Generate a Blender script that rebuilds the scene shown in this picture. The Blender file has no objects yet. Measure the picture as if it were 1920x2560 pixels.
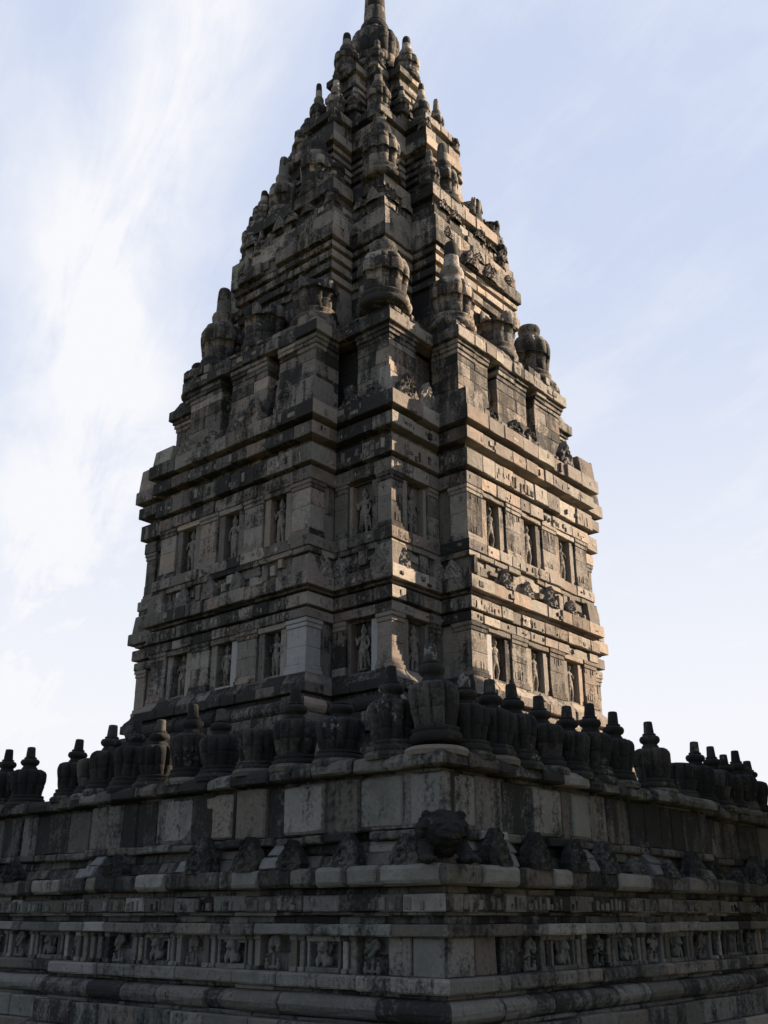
import bpy, math, random
import numpy as np
from mathutils import Vector, Matrix, noise as mnoise
R = math.radians
rnd = random.Random(7)
scene = bpy.context.scene
COL = scene.collection

# ------------------------------------------------------------------ camera
cam_d = bpy.data.cameras.new('camera')
cam = bpy.data.objects.new('camera', cam_d)
COL.objects.link(cam)
cam.location = (-30.4485, -26.6985, 1.6)
pitch, yaw = R(21.9428), R(40.5583)
cam.rotation_euler = (R(90) + pitch, 0, yaw - R(90))
cam_d.sensor_fit = 'VERTICAL'
cam_d.sensor_height = 24.0
cam_d.lens = 24.0 * 2505.08 / 2560.0
cam_d.clip_start = 0.1
cam_d.clip_end = 6000
scene.camera = cam
scene.render.resolution_x, scene.render.resolution_y = 768, 1024

# ------------------------------------------------------------------ sun + sky
SUN_EL = 23.0
SUN_TH = 59.5                      # swing of the sun from the right face's normal
sx, sy = math.sin(R(SUN_TH)), -math.cos(R(SUN_TH))
sun_dir = Vector((sx * math.cos(R(SUN_EL)), sy * math.cos(R(SUN_EL)), math.sin(R(SUN_EL))))
sun_d = bpy.data.lights.new('sun', 'SUN')
sun_d.energy = 5.0
sun_d.angle = R(0.5)
sun_d.color = (1.0, 0.80, 0.60)
sun = bpy.data.objects.new('sun', sun_d)
COL.objects.link(sun)
sun.rotation_euler = (-sun_dir).to_track_quat('-Z', 'Y').to_euler()
sun.location = sun_dir * 120

scene.view_settings.view_transform = 'Standard'
scene.view_settings.look = 'None'
scene.view_settings.gamma = 1
scene.view_settings.use_curve_mapping = False
scene.view_settings.exposure = 1.7

world = bpy.data.worlds.new('World')
scene.world = world
world.use_nodes = True
wt = world.node_tree
wt.nodes.clear()


class NT:
    """tiny node helper"""
    def __init__(s, tree): s.t = tree
    def n(s, kind, **kw):
        nd = s.t.nodes.new(kind)
        for k, v in kw.items():
            setattr(nd, k, v)
        return nd
    def inp(s, sock, v):
        if v is None: return
        if hasattr(v, 'is_output') or hasattr(v, 'links'):
            s.t.links.new(v, sock)
        else:
            sock.default_value = v
    def math(s, op, a, b=None, c=None, clamp=False):
        nd = s.n('ShaderNodeMath', operation=op, use_clamp=clamp)
        s.inp(nd.inputs[0], a); s.inp(nd.inputs[1], b); s.inp(nd.inputs[2], c)
        return nd.outputs[0]
    def vmath(s, op, a, b=None):
        nd = s.n('ShaderNodeVectorMath', operation=op)
        s.inp(nd.inputs[0], a); s.inp(nd.inputs[1], b)
        return nd.outputs['Value'] if op in ('DOT_PRODUCT', 'LENGTH') else nd.outputs[0]
    def noise(s, vec, scale, detail=4, rough=.55, dist=0.0):
        nd = s.n('ShaderNodeTexNoise')
        s.inp(nd.inputs['Vector'], vec)
        nd.inputs['Scale'].default_value = scale
        nd.inputs['Detail'].default_value = detail
        nd.inputs['Roughness'].default_value = rough
        nd.inputs['Distortion'].default_value = dist
        return nd.outputs['Fac']
    def step(s, v, a, b, lo=0.0, hi=1.0):
        nd = s.n('ShaderNodeMapRange', interpolation_type='SMOOTHSTEP')
        s.inp(nd.inputs['Value'], v); s.inp(nd.inputs['From Min'], a); s.inp(nd.inputs['From Max'], b)
        nd.inputs['To Min'].default_value = lo; nd.inputs['To Max'].default_value = hi
        return nd.outputs['Result']
    def mix(s, f, a, b, blend='MIX'):
        nd = s.n('ShaderNodeMix', data_type='RGBA', blend_type=blend)
        s.inp(nd.inputs[0], f)
        for i, v in ((6, a), (7, b)):
            if isinstance(v, tuple) and len(v) == 3: v = v + (1,)
            s.inp(nd.inputs[i], v)
        return nd.outputs[2]
    def ramp(s, f, stops):
        nd = s.n('ShaderNodeValToRGB')
        el = nd.color_ramp.elements
        while len(el) < len(stops): el.new(0.5)
        for e, (p, c) in zip(el, stops):
            e.position = p; e.color = c + (1,)
        s.inp(nd.inputs[0], f)
        return nd.outputs[0]


W = NT(wt)
sky = W.n('ShaderNodeTexSky', sky_type='NISHITA', sun_disc=False)
sky.sun_elevation = R(SUN_EL)
sky.sun_rotation = math.atan2(sx, sy)
sky.air_density, sky.dust_density, sky.ozone_density = .7, 1.6, 1.0
geo = W.n('ShaderNodeTexCoord').outputs['Generated']
sep = W.n('ShaderNodeSeparateXYZ'); wt.links.new(geo, sep.inputs[0])
zc = W.math('MAXIMUM', sep.outputs[2], 0.0)
zd = W.math('ADD', zc, 0.22)
cx_ = W.math('DIVIDE', sep.outputs[0], zd)
cy_ = W.math('DIVIDE', sep.outputs[1], zd)
cmb = W.n('ShaderNodeCombineXYZ'); wt.links.new(cx_, cmb.inputs[0]); wt.links.new(cy_, cmb.inputs[1])
# streaky cirrus: stretch along the wind
mp = W.n('ShaderNodeMapping'); wt.links.new(cmb.outputs[0], mp.inputs[0])
def planar(d): return Vector((d[0] / (d[2] + .22), d[1] / (d[2] + .22)))
_pd = [math.cos(pitch) * math.cos(yaw), math.cos(pitch) * math.sin(yaw), math.sin(pitch)]
def _pix(px, py):
    F = Vector(_pd); Rt = Vector((math.sin(yaw), -math.cos(yaw), 0)); U = Rt.cross(F)
    return (F * 2505.08 + Rt * (px - 960) - U * (py - 1280)).normalized()
_w = planar(_pix(150, 1350)) - planar(_pix(470, 150))
mp.vector_type = 'TEXTURE'; mp.inputs['Rotation'].default_value = (0, 0, math.atan2(_w.y, _w.x) + R(4)); mp.inputs['Scale'].default_value = (1 / .6, 1 / 2.1, 1)
n_big = W.noise(mp.outputs[0], 1.5, 5, .52, .6)
n_soft = W.noise(cmb.outputs[0], 2.2, 6, .6, .3)
n_fine = W.noise(mp.outputs[0], 5.0, 9, .66, .5)
cl = W.math('ADD', W.math('MULTIPLY', n_big, .6), W.math('ADD', W.math('MULTIPLY', n_soft, .25), W.math('MULTIPLY', n_fine, .15)))
# more cloud to the left of the tower (north west), a thin veil elsewhere
fw = (math.cos(yaw), math.sin(yaw), 0)
rt = (math.sin(yaw), -math.cos(yaw), 0)
left = W.vmath('DOT_PRODUCT', geo, (-rt[0], -rt[1], 0))
left_m = W.step(left, -0.12, 0.22)
# the broad bright band of cirrus runs along one great circle
bn = Vector((0.0, 0.0, 0.0))
dA = Vector((0, 0, 0))
def pixdir(px, py):
    F = Vector((math.cos(pitch) * fw[0], math.cos(pitch) * fw[1], math.sin(pitch)))
    Rt = Vector(rt); U = Rt.cross(F)
    return (F * 2505.08 + Rt * (px - 960) - U * (py - 1280)).normalized()
bn = pixdir(470, 150).cross(pixdir(150, 1350)).normalized()
wob = W.math('MULTIPLY', W.math('SUBTRACT', W.noise(cmb.outputs[0], 1.8, 4, .6), .5), .11)
bd = W.math('ADD', W.vmath('DOT_PRODUCT', geo, tuple(bn)), wob)
bd = W.math('ABSOLUTE', bd)
band = W.step(bd, 0.125, 0.0)
bn2 = pixdir(40, 300).cross(pixdir(330, 900)).normalized()
bd2 = W.math('ABSOLUTE', W.math('ADD', W.vmath('DOT_PRODUCT', geo, tuple(bn2)), wob))
band2 = W.math('MULTIPLY', W.step(bd2, 0.09, 0.0), .45)
cloud = W.math('ADD', W.math('MULTIPLY', W.step(cl, .42, .66), W.math('ADD', W.math('MULTIPLY', left_m, .42), .10)),
               W.math('MULTIPLY', W.math('ADD', W.math('MULTIPLY', band, 1.0), W.math('MULTIPLY', band2, left_m)), W.step(W.math('ADD', W.math('MULTIPLY', n_fine, .6), W.math('MULTIPLY', n_soft, .4)),   .22, .60)), clamp=True)
# milky haze low down
low = W.step(sep.outputs[2], .66, .10)
veil = W.math('MAXIMUM', cloud, W.math('MULTIPLY', low, .95))
SKY_K = 0.06
# thin high cloud covers the north-eastern half of the sky; the rest, behind the camera, is clear
cover = W.step(W.vmath('DOT_PRODUCT', geo, fw), -1.0, .65)
base_sky = W.mix(W.math('MULTIPLY', cover, .95), sky.outputs[0], (3.18, 3.60, 4.62))
veil = W.math('MULTIPLY', veil, W.step(cover, .3, .9))
veil = W.math('MAXIMUM', veil, W.math('ADD', W.math('MULTIPLY', veil, .72), W.math('MULTIPLY', W.step(W.math('ADD', W.math('MULTIPLY', n_soft, .6), W.math('MULTIPLY', n_fine, .4)), .40, .64), .30)))
skyc = W.mix(veil, base_sky, (4.80, 4.85, 5.05))
bg = W.n('ShaderNodeBackground'); bg.inputs['Strength'].default_value = SKY_K
wt.links.new(skyc, bg.inputs['Color'])
wo = W.n('ShaderNodeOutputWorld'); wt.links.new(bg.outputs[0], wo.inputs[0])


# ------------------------------------------------------------------ materials
def stone(name, ramp, crust_bias, crust_col=(.020, .020, .019), moss=.25, lichen=.5, bump=.5, rnd_obj=0.0, lich_at=.60):
    m = bpy.data.materials.new(name); m.use_nodes = True
    t = m.node_tree; t.nodes.clear(); N = NT(t)
    pos = N.n('ShaderNodeNewGeometry').outputs['Position']
    at = N.n('ShaderNodeAttribute', attribute_name='tone')
    s3 = N.n('ShaderNodeSeparateXYZ'); t.links.new(at.outputs['Vector'], s3.inputs[0])
    tone, crustA, hue = s3.outputs
    big = N.noise(pos, .42, 4, .6)
    mid = N.noise(pos, 2.4, 6, .65, .3)
    fine = N.noise(pos, 13.0, 6, .7)
    grain = N.noise(pos, 46.0, 3, .7)
    st = N.n('ShaderNodeMapping'); t.links.new(pos, st.inputs[0]); st.inputs['Scale'].default_value = (3.4, 3.4, .35)
    streak = N.noise(st.outputs[0], 1.0, 5, .6)
    v = N.math('ADD', N.math('MULTIPLY', tone, .5), N.math('MULTIPLY', N.math('ADD', N.math('MULTIPLY', mid, .65), N.math('MULTIPLY', streak, .45)), .47))
    if rnd_obj:
        oi = N.n('ShaderNodeObjectInfo').outputs['Random']
        v = N.math('ADD', v, N.math('MULTIPLY', N.math('SUBTRACT', oi, .5), rnd_obj))
    c = N.ramp(v, ramp)
    # warm / cool drift between blocks
    c = N.mix(N.step(hue, .55, .95, 0, .5), c, (1.12, .92, .78), 'MULTIPLY')
    c = N.mix(N.step(hue, .35, .02, 0, .5), c, (.92, .98, .94), 'MULTIPLY')
    # mottling
    c = N.mix(N.step(fine, .35, .75, .0, .35), c, (.55, .53, .50), 'MULTIPLY')
    c = N.mix(N.step(grain, .45, .8, .0, .25), c, (1.35, 1.33, 1.3), 'MULTIPLY')
    # mossy tint
    mm = N.math('MULTIPLY', N.step(N.noise(pos, .9, 5, .6), .52, .68), moss)
    c = N.mix(mm, c, (.060, .062, .036))
    # black crust of algae and old lichen
    k = N.math('ADD', N.math('MULTIPLY', big, .36), N.math('ADD', N.math('MULTIPLY', mid, .28), N.math('MULTIPLY', streak, .38)))
    k = N.math('ADD', k, N.math('ADD', N.math('MULTIPLY', N.math('SUBTRACT', fine, .5), .30), N.math('ADD', N.math('MULTIPLY', crustA, .13), crust_bias + .055)))
    c = N.mix(N.step(k, .50, .64, 0, .93), c, crust_col)
    # pale lichen blooms
    lb = N.math('MULTIPLY', N.step(N.noise(pos, 1.1, 3, .5), lich_at, lich_at + .10), N.step(N.noise(pos, 8.0, 5, .75), .50, .62))
    c = N.mix(N.math('MULTIPLY', lb, lichen), c, (.22, .22, .205))
    b = N.n('ShaderNodeBsdfPrincipled')
    t.links.new(c, b.inputs['Base Color'])
    b.inputs['Roughness'].default_value = .92
    b.inputs['Specular IOR Level'].default_value = .18
    h = N.math('ADD', N.math('MULTIPLY', mid, .5), N.math('ADD', N.math('MULTIPLY', fine, .35), N.math('MULTIPLY', grain, .12)))
    bp = N.n('ShaderNodeBump'); bp.inputs['Strength'].default_value = bump; bp.inputs['Distance'].default_value = .12
    t.links.new(h, bp.inputs['Height']); t.links.new(bp.outputs[0], b.inputs['Normal'])
    o = N.n('ShaderNodeOutputMaterial'); t.links.new(b.outputs[0], o.inputs[0])
    return m


RAMP_BODY = [(.12, (.060, .054, .047)), (.38, (.138, .121, .106)), (.62, (.262, .230, .198)), (.9, (.45, .392, .330))]
RAMP_DARK = [(.15, (.042, .039, .034)), (.42, (.135, .126, .110)), (.65, (.245, .230, .205)), (.92, (.44, .415, .375))]
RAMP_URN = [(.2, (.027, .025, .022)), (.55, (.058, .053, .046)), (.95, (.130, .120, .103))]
M_BODY = stone('tower_andesite', RAMP_BODY, -.075, moss=.35, bump=.9)
M_ROOF = stone('roof_andesite', RAMP_BODY, -.025, moss=.35, lichen=.8, bump=.9)
M_TURN = stone('roof_urn_stone', RAMP_BODY, -.035, moss=.3, lichen=.8, bump=.9, rnd_obj=.3)
M_TERR = stone('terrace_andesite', RAMP_DARK, -.075, moss=.4, lichen=.6, bump=.9)
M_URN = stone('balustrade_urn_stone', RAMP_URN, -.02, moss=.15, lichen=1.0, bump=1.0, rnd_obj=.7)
M_NEW = stone('replaced_pale_stone', [(.2, (.24, .232, .225)), (.8, (.38, .367, .35))], -.17, moss=.15, lichen=.2, bump=.5)
M_LICH = stone('lichen_crusted_stone', RAMP_URN, -.1, moss=.2, lichen=1.6, bump=.9, lich_at=.2)
M_NEWT = stone('replaced_terrace_stone', [(.2, (.13, .128, .122)), (.8, (.26, .255, .24))], -.15, moss=.1, lichen=.3, bump=.6)
M_CORE = stone('core_rubble', RAMP_DARK, .05, moss=.1, lichen=.1)


def simple_mat(name, col, noise_scale, col2, rough=.9, bump=.3, transl=False):
    m = bpy.data.materials.new(name); m.use_nodes = True
    t = m.node_tree; t.nodes.clear(); N = NT(t)
    pos = N.n('ShaderNodeNewGeometry').outputs['Position']
    f = N.noise(pos, noise_scale, 6, .65)
    c = N.mix(N.step(f, .35, .68), col, col2)
    b = N.n('ShaderNodeBsdfPrincipled'); t.links.new(c, b.inputs['Base Color']); b.inputs['Roughness'].default_value = rough
    bp = N.n('ShaderNodeBump'); bp.inputs['Strength'].default_value = bump; t.links.new(f, bp.inputs['Height']); t.links.new(bp.outputs[0], b.inputs['Normal'])
    o = N.n('ShaderNodeOutputMaterial'); t.links.new(b.outputs[0], o.inputs[0])
    return m


M_GRASS = simple_mat('dry_lawn', (.07, .085, .03), 1.3, (.13, .11, .065))
M_LEAF = simple_mat('tree_leaves', (.035, .06, .02), .8, (.075, .105, .03))
M_BARK = simple_mat('tree_bark', (.09, .07, .05), 3.0, (.16, .13, .10))


# ------------------------------------------------------------------ mesh tools
class MB:
    def __init__(s): s.v = []; s.f = []; s.c = []
    def add(s, vs, fs, col=(.5, .5, .5)):
        o = len(s.v); s.v += vs
        for f in fs:
            s.f.append(tuple(i + o for i in f)); s.c.append(col)
    def build(s, name, mat, parent=None, smooth=False, loc=None):
        me = bpy.data.meshes.new(name)
        me.from_pydata([tuple(p) for p in s.v], [], s.f)
        a = me.attributes.new('tone', 'FLOAT_VECTOR', 'FACE')
        a.data.foreach_set('vector', np.array(s.c, dtype=np.float32).ravel())
        me.materials.append(mat)
        if smooth: me.polygons.foreach_set('use_smooth', [True] * len(me.polygons))
        me.update()
        o = bpy.data.objects.new(name, me); COL.objects.link(o)
        if parent: o.parent = parent
        if loc: o.location = loc
        return o


def tag(o, label=None, cat=None, group=None, kind=None):
    for k, v in (('label', label), ('category', cat), ('group', group), ('kind', kind)):
        if v: o[k] = v
    return o


def empty(name, loc=(0, 0, 0), rz=0):
    o = bpy.data.objects.new(name, None); COL.objects.link(o)
    o.location = loc; o.rotation_euler = (0, 0, rz); o.empty_display_size = .3
    return o


class Poly:
    """closed rectilinear outline, counter-clockwise, offset by mitring"""
    def __init__(s, pts):
        s.p = [Vector(q) for q in pts]; n = len(pts); s.n = n
        s.t = [(s.p[(i + 1) % n] - s.p[i]).normalized() for i in range(n)]
        s.L = [(s.p[(i + 1) % n] - s.p[i]).length for i in range(n)]
        s.nr = [Vector((t.y, -t.x)) for t in s.t]
        s.m = [s.nr[i - 1] + s.nr[i] for i in range(n)]
    def corner(s, i, d): return s.p[i % s.n] + s.m[i % s.n] * d


def cross20(b, w, c):
    q = [(-b, -w), (-c, -w), (-c, -c), (-w, -c), (-w, -b)]
    out = []
    for k in range(4):          # rotate by +90 each time keeps it counter-clockwise
        for x, y in q:
            for _ in range(k): x, y = -y, x
            out.append((x, y))
    return Poly(out)
# edges: 0 left bay's near flank, 1 core left face, 2 core right face, 3 right bay's near flank,
# 4 right bay face, 5 far flank, 6 far core face; 19 left bay face, 17 far core of the left side, 18 far flank of left bay


def rect_prof(z0, z1, d, ch=.02, inner=-.45):
    return [(inner, z0), (d - ch, z0), (d, z0 + ch), (d, z1 - ch), (d - ch, z1), (inner, z1)]


def slope_prof(z0, z1, d0, d1, ch=.02, inner=-.45):
    return [(inner, z0), (d0 - ch, z0), (d0, z0 + ch), (d1, z1 - ch), (d1 - ch, z1), (inner, z1)]


def torus_prof(z0, z1, d, bulge, inner=-.45, k=8):
    pts = [(inner, z0)]
    for i in range(k + 1):
        a = -math.pi / 2 + math.pi * i / k
        pts.append((d + bulge * max(0, math.cos(a)) , (z0 + z1) / 2 + (z1 - z0) / 2 * math.sin(a)))
    return pts + [(inner, z1)]


def ogee_prof(z0, z1, d0, d1, inner=-.45, k=6):
    pts = [(inner, z0)]
    for i in range(k + 1):
        u = i / k
        pts.append((d0 + (d1 - d0) * (u - math.sin(2 * math.pi * u) / 9), z0 + (z1 - z0) * u))
    return pts + [(inner, z1)]


def blk(mb, p0, t, n, sa, sb, prof, dj=0., col=(.5, .5, .5), rough=.008, ch=.02, m0=None, m1=None, L=None, step=.45, caps=True):
    """one stone: a profile carried along an edge from sa to sb; m0/m1 = mitre vectors at corner ends"""
    st = []
    ns = max(1, int((sb - sa) / step))
    if m0 is None: st.append((sa + .004, ch, None)); a = sa + .004 + ch
    else: st.append((sa, 0., m0)); a = sa
    if m1 is None: b = sb - .004 - ch
    else: b = sb
    lo = 0 if m0 is None else 1
    for i in range(lo, ns + 1 - (0 if m1 is None else 1)):
        st.append((a + (b - a) * i / ns, 0., None))
    if m1 is None: st.append((sb - .004, ch, None))
    else: st.append((sb, 0., m1))
    din = prof[0][0]
    vs = []; k = len(prof)
    for (s, sh, m) in st:
        for (d, z) in prof:
            if d > din + 1e-6:
                d = d + dj - sh
                if m is None and rough:
                    d += rnd.uniform(-rough, rough)
                    z += rnd.uniform(-rough, rough) * .6
            if m is not None: q = p0 + (t * s) + m * d
            else: q = p0 + t * s + n * d
            vs.append((q.x, q.y, z))
    fs = []
    for j in range(len(st) - 1):
        for i in range(k - 1):
            fs.append((j * k + i, (j + 1) * k + i, (j + 1) * k + i + 1, j * k + i + 1))
    if caps:
        if m0 is None: fs.append(tuple(range(k)))
        if m1 is None: fs.append(tuple((len(st) - 1) * k + i for i in reversed(range(k))))
    mb.add(vs, fs, col)


def tonef(lo=.25, hi=.8, crust=.3, cv=.35):
    def f():
        r = rnd.uniform(lo, hi)
        if rnd.random() < .09: r = min(1., r + .35)
        return (r, max(0, rnd.gauss(crust, cv)), rnd.random())
    return f


def course(mb, poly, prof, lens=(.5, 1.15), jit=.024, tone=tonef(), edges=None, rough=.014, drop=0., chip=.12, chip_d=.09, ch=.028, south=True):
    cj = [rnd.uniform(-jit, jit) * .6 for _ in range(poly.n)]
    tone0 = tone
    def side_tone(c, e):  # sun contrast painted in: sunlit side lighter and cleaner, other sides darker, more crusted
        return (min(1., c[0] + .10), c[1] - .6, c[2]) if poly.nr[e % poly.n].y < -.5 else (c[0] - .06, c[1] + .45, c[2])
    dmax = max(d for d, z in prof)
    for e in (range(poly.n) if edges is None else edges):
        L = poly.L[e]; p0 = poly.p[e]; t, n = poly.t[e], poly.nr[e]
        j = (e + 1) % poly.n
        tone = (lambda e=e: side_tone(tone0(), e)) if south else tone0
        # corner stones are at least long enough to clear the mitre
        lim = max(abs(dmax), .1) + .22
        a = min(L * .45, max(lim, rnd.uniform(*lens))); b = L - min(L * .45, max(lim, rnd.uniform(*lens)))
        cuts = [a]
        while b - cuts[-1] > lens[1] * 1.5: cuts.append(cuts[-1] + rnd.uniform(*lens))
        if b - cuts[-1] > lens[0] * .5: cuts.append(b)
        b = cuts[-1]
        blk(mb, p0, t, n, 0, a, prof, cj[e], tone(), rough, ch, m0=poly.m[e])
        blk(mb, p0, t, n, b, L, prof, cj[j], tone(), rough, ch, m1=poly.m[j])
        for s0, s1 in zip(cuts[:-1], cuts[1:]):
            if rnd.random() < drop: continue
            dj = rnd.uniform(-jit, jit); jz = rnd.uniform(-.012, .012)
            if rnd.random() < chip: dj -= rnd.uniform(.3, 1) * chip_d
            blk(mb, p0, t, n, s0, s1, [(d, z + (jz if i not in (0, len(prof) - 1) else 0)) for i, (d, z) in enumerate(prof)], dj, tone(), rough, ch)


def prism(mb, poly, d, z0, z1, col=(.3, .4, .5)):
    k = poly.n
    vs = [(*poly.corner(i, d), z0) for i in range(k)] + [(*poly.corner(i, d), z1) for i in range(k)]
    fs = [(i, (i + 1) % k, k + (i + 1) % k, k + i) for i in range(k)] + [tuple(range(k, 2 * k))]
    mb.add(vs, fs, col)


def lathe(mb, prof, seg=24, col=(.5, .5, .5), lobes=0, amp=None, off=(0, 0, 0), cap=True, sxy=1.0):
    """amp: list of flute depth per profile row"""
    o = []
    for i, (r, z) in enumerate(prof):
        am = 0 if amp is None else amp[i]
        for j in range(seg):
            a = 2 * math.pi * j / seg
            rr = r
            if lobes and am:
                rr = r * (1 - am + am * abs(math.cos(a * lobes / 2)) ** .55)
            o.append((off[0] + rr * math.cos(a) * sxy, off[1] + rr * math.sin(a) * sxy, off[2] + z))
    fs = []
    for i in range(len(prof) - 1):
        for j in range(seg):
            k = (j + 1) % seg
            fs.append((i * seg + j, i * seg + k, (i + 1) * seg + k, (i + 1) * seg + j))
    if cap:
        fs.append(tuple((len(prof) - 1) * seg + j for j in range(seg)))
        fs.append(tuple(reversed(range(seg))))
    mb.add(o, fs, col)


def remesh_obj(name, balls, voxel, mat, smooth_it=4, col=(.5, .5, .5)):
    """balls: (x,y,z, rx,ry,rz) ellipsoids or ((p),(q),r0,r1) tapered limbs -> one continuous skin"""
    mb = MB()
    def ell(cx, cy, cz, rx, ry, rz):
        prof = [(math.cos(a) * 1., math.sin(a)) for a in [(-math.pi / 2 + math.pi * (i + .02) / 10.04) for i in range(11)]]
        vs = []; fs = []; seg = 14
        for r, z in prof:
            for j in range(seg):
                a = 2 * math.pi * j / seg
                vs.append((cx + rx * r * math.cos(a), cy + ry * r * math.sin(a), cz + rz * z))
        for i in range(len(prof) - 1):
            for j in range(seg):
                k = (j + 1) % seg
                fs.append((i * seg + j, i * seg + k, (i + 1) * seg + k, (i + 1) * seg + j))
        fs.append(tuple((len(prof) - 1) * seg + j for j in range(seg))); fs.append(tuple(reversed(range(seg))))
        mb.add(vs, fs)
    for b in balls:
        if len(b) == 6: ell(*b)
        else:
            p, q, r0, r1 = Vector(b[0]), Vector(b[1]), b[2], b[3]
            k = max(2, int((q - p).length / (min(r0, r1) * .6)) + 1)
            for i in range(k + 1):
                u = i / k; c = p.lerp(q, u); r = r0 + (r1 - r0) * u
                ell(c.x, c.y, c.z, r, r, r)
    o = mb.build(name, mat)
    md = o.modifiers.new('r', 'REMESH'); md.mode = 'VOXEL'; md.voxel_size = voxel
    ms = o.modifiers.new('s', 'SMOOTH'); ms.iterations = smooth_it; ms.factor = .5
    dg = bpy.context.evaluated_depsgraph_get()
    me = bpy.data.meshes.new_from_object(o.evaluated_get(dg))
    bpy.data.objects.remove(o)
    me.name = name
    if 'tone' in me.attributes: me.attributes.remove(me.attributes['tone'])
    a = me.attributes.new('tone', 'FLOAT_VECTOR', 'FACE')
    a.data.foreach_set('vector', np.tile(np.array(col, dtype=np.float32), len(me.polygons)))
    me.polygons.foreach_set('use_smooth', [True] * len(me.polygons))
    if not me.materials: me.materials.append(mat)
    return me


def put(name, me, parent=None, loc=(0, 0, 0), rz=0, sc=(1, 1, 1), rx=0, ry=0):
    o = bpy.data.objects.new(name, me); COL.objects.link(o)
    if parent: o.parent = parent
    o.location = loc; o.rotation_euler = (rx, ry, rz); o.scale = sc
    return o


# ------------------------------------------------------------------ ground
mb = MB()
G = 3000
mb.add([(-G, -G, -.9), (G, -G, -.9), (G, G, -.9), (-G, G, -.9)], [(0, 1, 2, 3)])
tag(mb.build('ground', M_GRASS), kind='structure')

# ================================================================== TOWER
tower = empty('temple_tower', (0, 0, 3.0))
tag(tower, 'tall stepped stone temple tower rising behind the balustrade, its right side in sunlight', 'temple')
OFF = (0, 0, -3.0)


def tpart(mb, name, mat, parent=None, smooth=False):
    """parts are built in world coordinates, stored relative to the tower's base"""
    o = mb.build(name, mat, parent or tower, smooth)
    o.location = OFF if (parent is None) else (0, 0, 0)
    return o


P1 = cross20(7.95, 4.10, 6.70)
TB = tonef(.25, .85, .28, .4)
TD = tonef(.2, .7, .7, .4)
TP = tonef(.6, 1.0, -.6, .5)

# --- base mouldings
mb = MB()
prism(mb, P1, .05, 3.0, 8.85)
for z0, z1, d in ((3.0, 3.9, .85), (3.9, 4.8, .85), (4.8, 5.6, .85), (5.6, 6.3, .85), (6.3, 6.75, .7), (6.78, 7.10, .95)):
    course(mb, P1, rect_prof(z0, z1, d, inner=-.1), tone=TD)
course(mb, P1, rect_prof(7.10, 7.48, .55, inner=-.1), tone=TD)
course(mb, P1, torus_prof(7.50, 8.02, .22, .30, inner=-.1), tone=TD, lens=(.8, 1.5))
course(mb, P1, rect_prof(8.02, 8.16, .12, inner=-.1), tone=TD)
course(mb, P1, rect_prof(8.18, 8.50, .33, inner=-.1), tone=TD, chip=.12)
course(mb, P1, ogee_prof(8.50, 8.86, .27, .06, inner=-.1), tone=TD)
base_m = tpart(mb, 'base_moulding', M_BODY)


def pilaster_mb(poly, e, sa, sb, z0, z1, d=0., tone=None, cap=.30, foot=.28, m0=None, m1=None, mb=None):
    mb = mb or MB(); tone = tone or TB
    p0, t, n = poly.p[e], poly.t[e], poly.nr[e]
    c1, c2 = tone(), tone()
    def b(a0, a1, za, zb, dd, c): blk(mb, p0, t, n, a0, a1, rect_prof(za, zb, dd, .018, -.6), 0, c, .006, .018, m0=m0 if a0 <= 0.0001 else None, m1=m1 if (m1 is not None and a1 >= poly.L[e] - .0001) else None)
    g0 = .05 if sa > .001 else 0; g1 = .05 if sb < poly.L[e] - .001 else 0
    b(sa, sb, z0, z0 + foot * .55, d + .07, c1)
    b(sa + g0 * .5, sb - g1 * .5, z0 + foot * .55, z0 + foot, d + .035, c1)
    zm = z0 + foot + (z1 - cap - z0 - foot) * rnd.uniform(.42, .62)
    b(sa + g0, sb - g1, z0 + foot, zm, d, c2)
    b(sa + g0, sb - g1, zm, z1 - cap, d, tone() if rnd.random() < .6 else c2)
    b(sa + g0 * .5, sb - g1 * .5, z1 - cap, z1 - cap * .5, d + .035, c1)
    b(sa, sb, z1 - cap * .5, z1, d + .07, c1)
    # carved pendants below the capital and sprays above the foot
    w_ = (sb - sa - g0 - g1)
    for zz, up in ((z1 - cap - .02, -1), (z0 + foot + .02, 1)):
        for k in range(int(w_ / .13)):
            u = (k + .5) / int(w_ / .13); hh = (.34 - .42 * abs(u - .5)) * rnd.uniform(.7, 1.1)
            a_ = sa + g0 + u * w_
            if a_ < .09 or a_ > poly.L[e] - .09 or rnd.random() < .35: continue
            za, zb = (zz - hh, zz) if up < 0 else (zz, zz + hh)
            blk(mb, p0, t, n, a_ - .05, a_ + .05, rect_prof(za, zb, d + rnd.uniform(.006, .022), .012, d - .1), 0, c2, .01, .015)
    return mb


def carve_row(mb, poly, edges, z0, z1, d, wlo=.05, whi=.14, prob=.6, pro=(.006, .024)):
    for e in edges:
        s = .06; L = poly.L[e]
        while s < L - .1:
            w = rnd.uniform(wlo, whi)
            if rnd.random() < prob and s + w < L:
                za = z0 + rnd.uniform(0, .45) * (z1 - z0); zb = za + rnd.uniform(.25, .9) * (z1 - za)
                blk(mb, poly.p[e], poly.t[e], poly.nr[e], s, s + w, rect_prof(za, zb, d + rnd.uniform(*pro), .02, d - .2), 0, TB(), .015, .02)
            s += w + rnd.uniform(.02, .12)


VIS = (19, 0, 1, 2, 3, 4, 17, 6, 5, 18)


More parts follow.
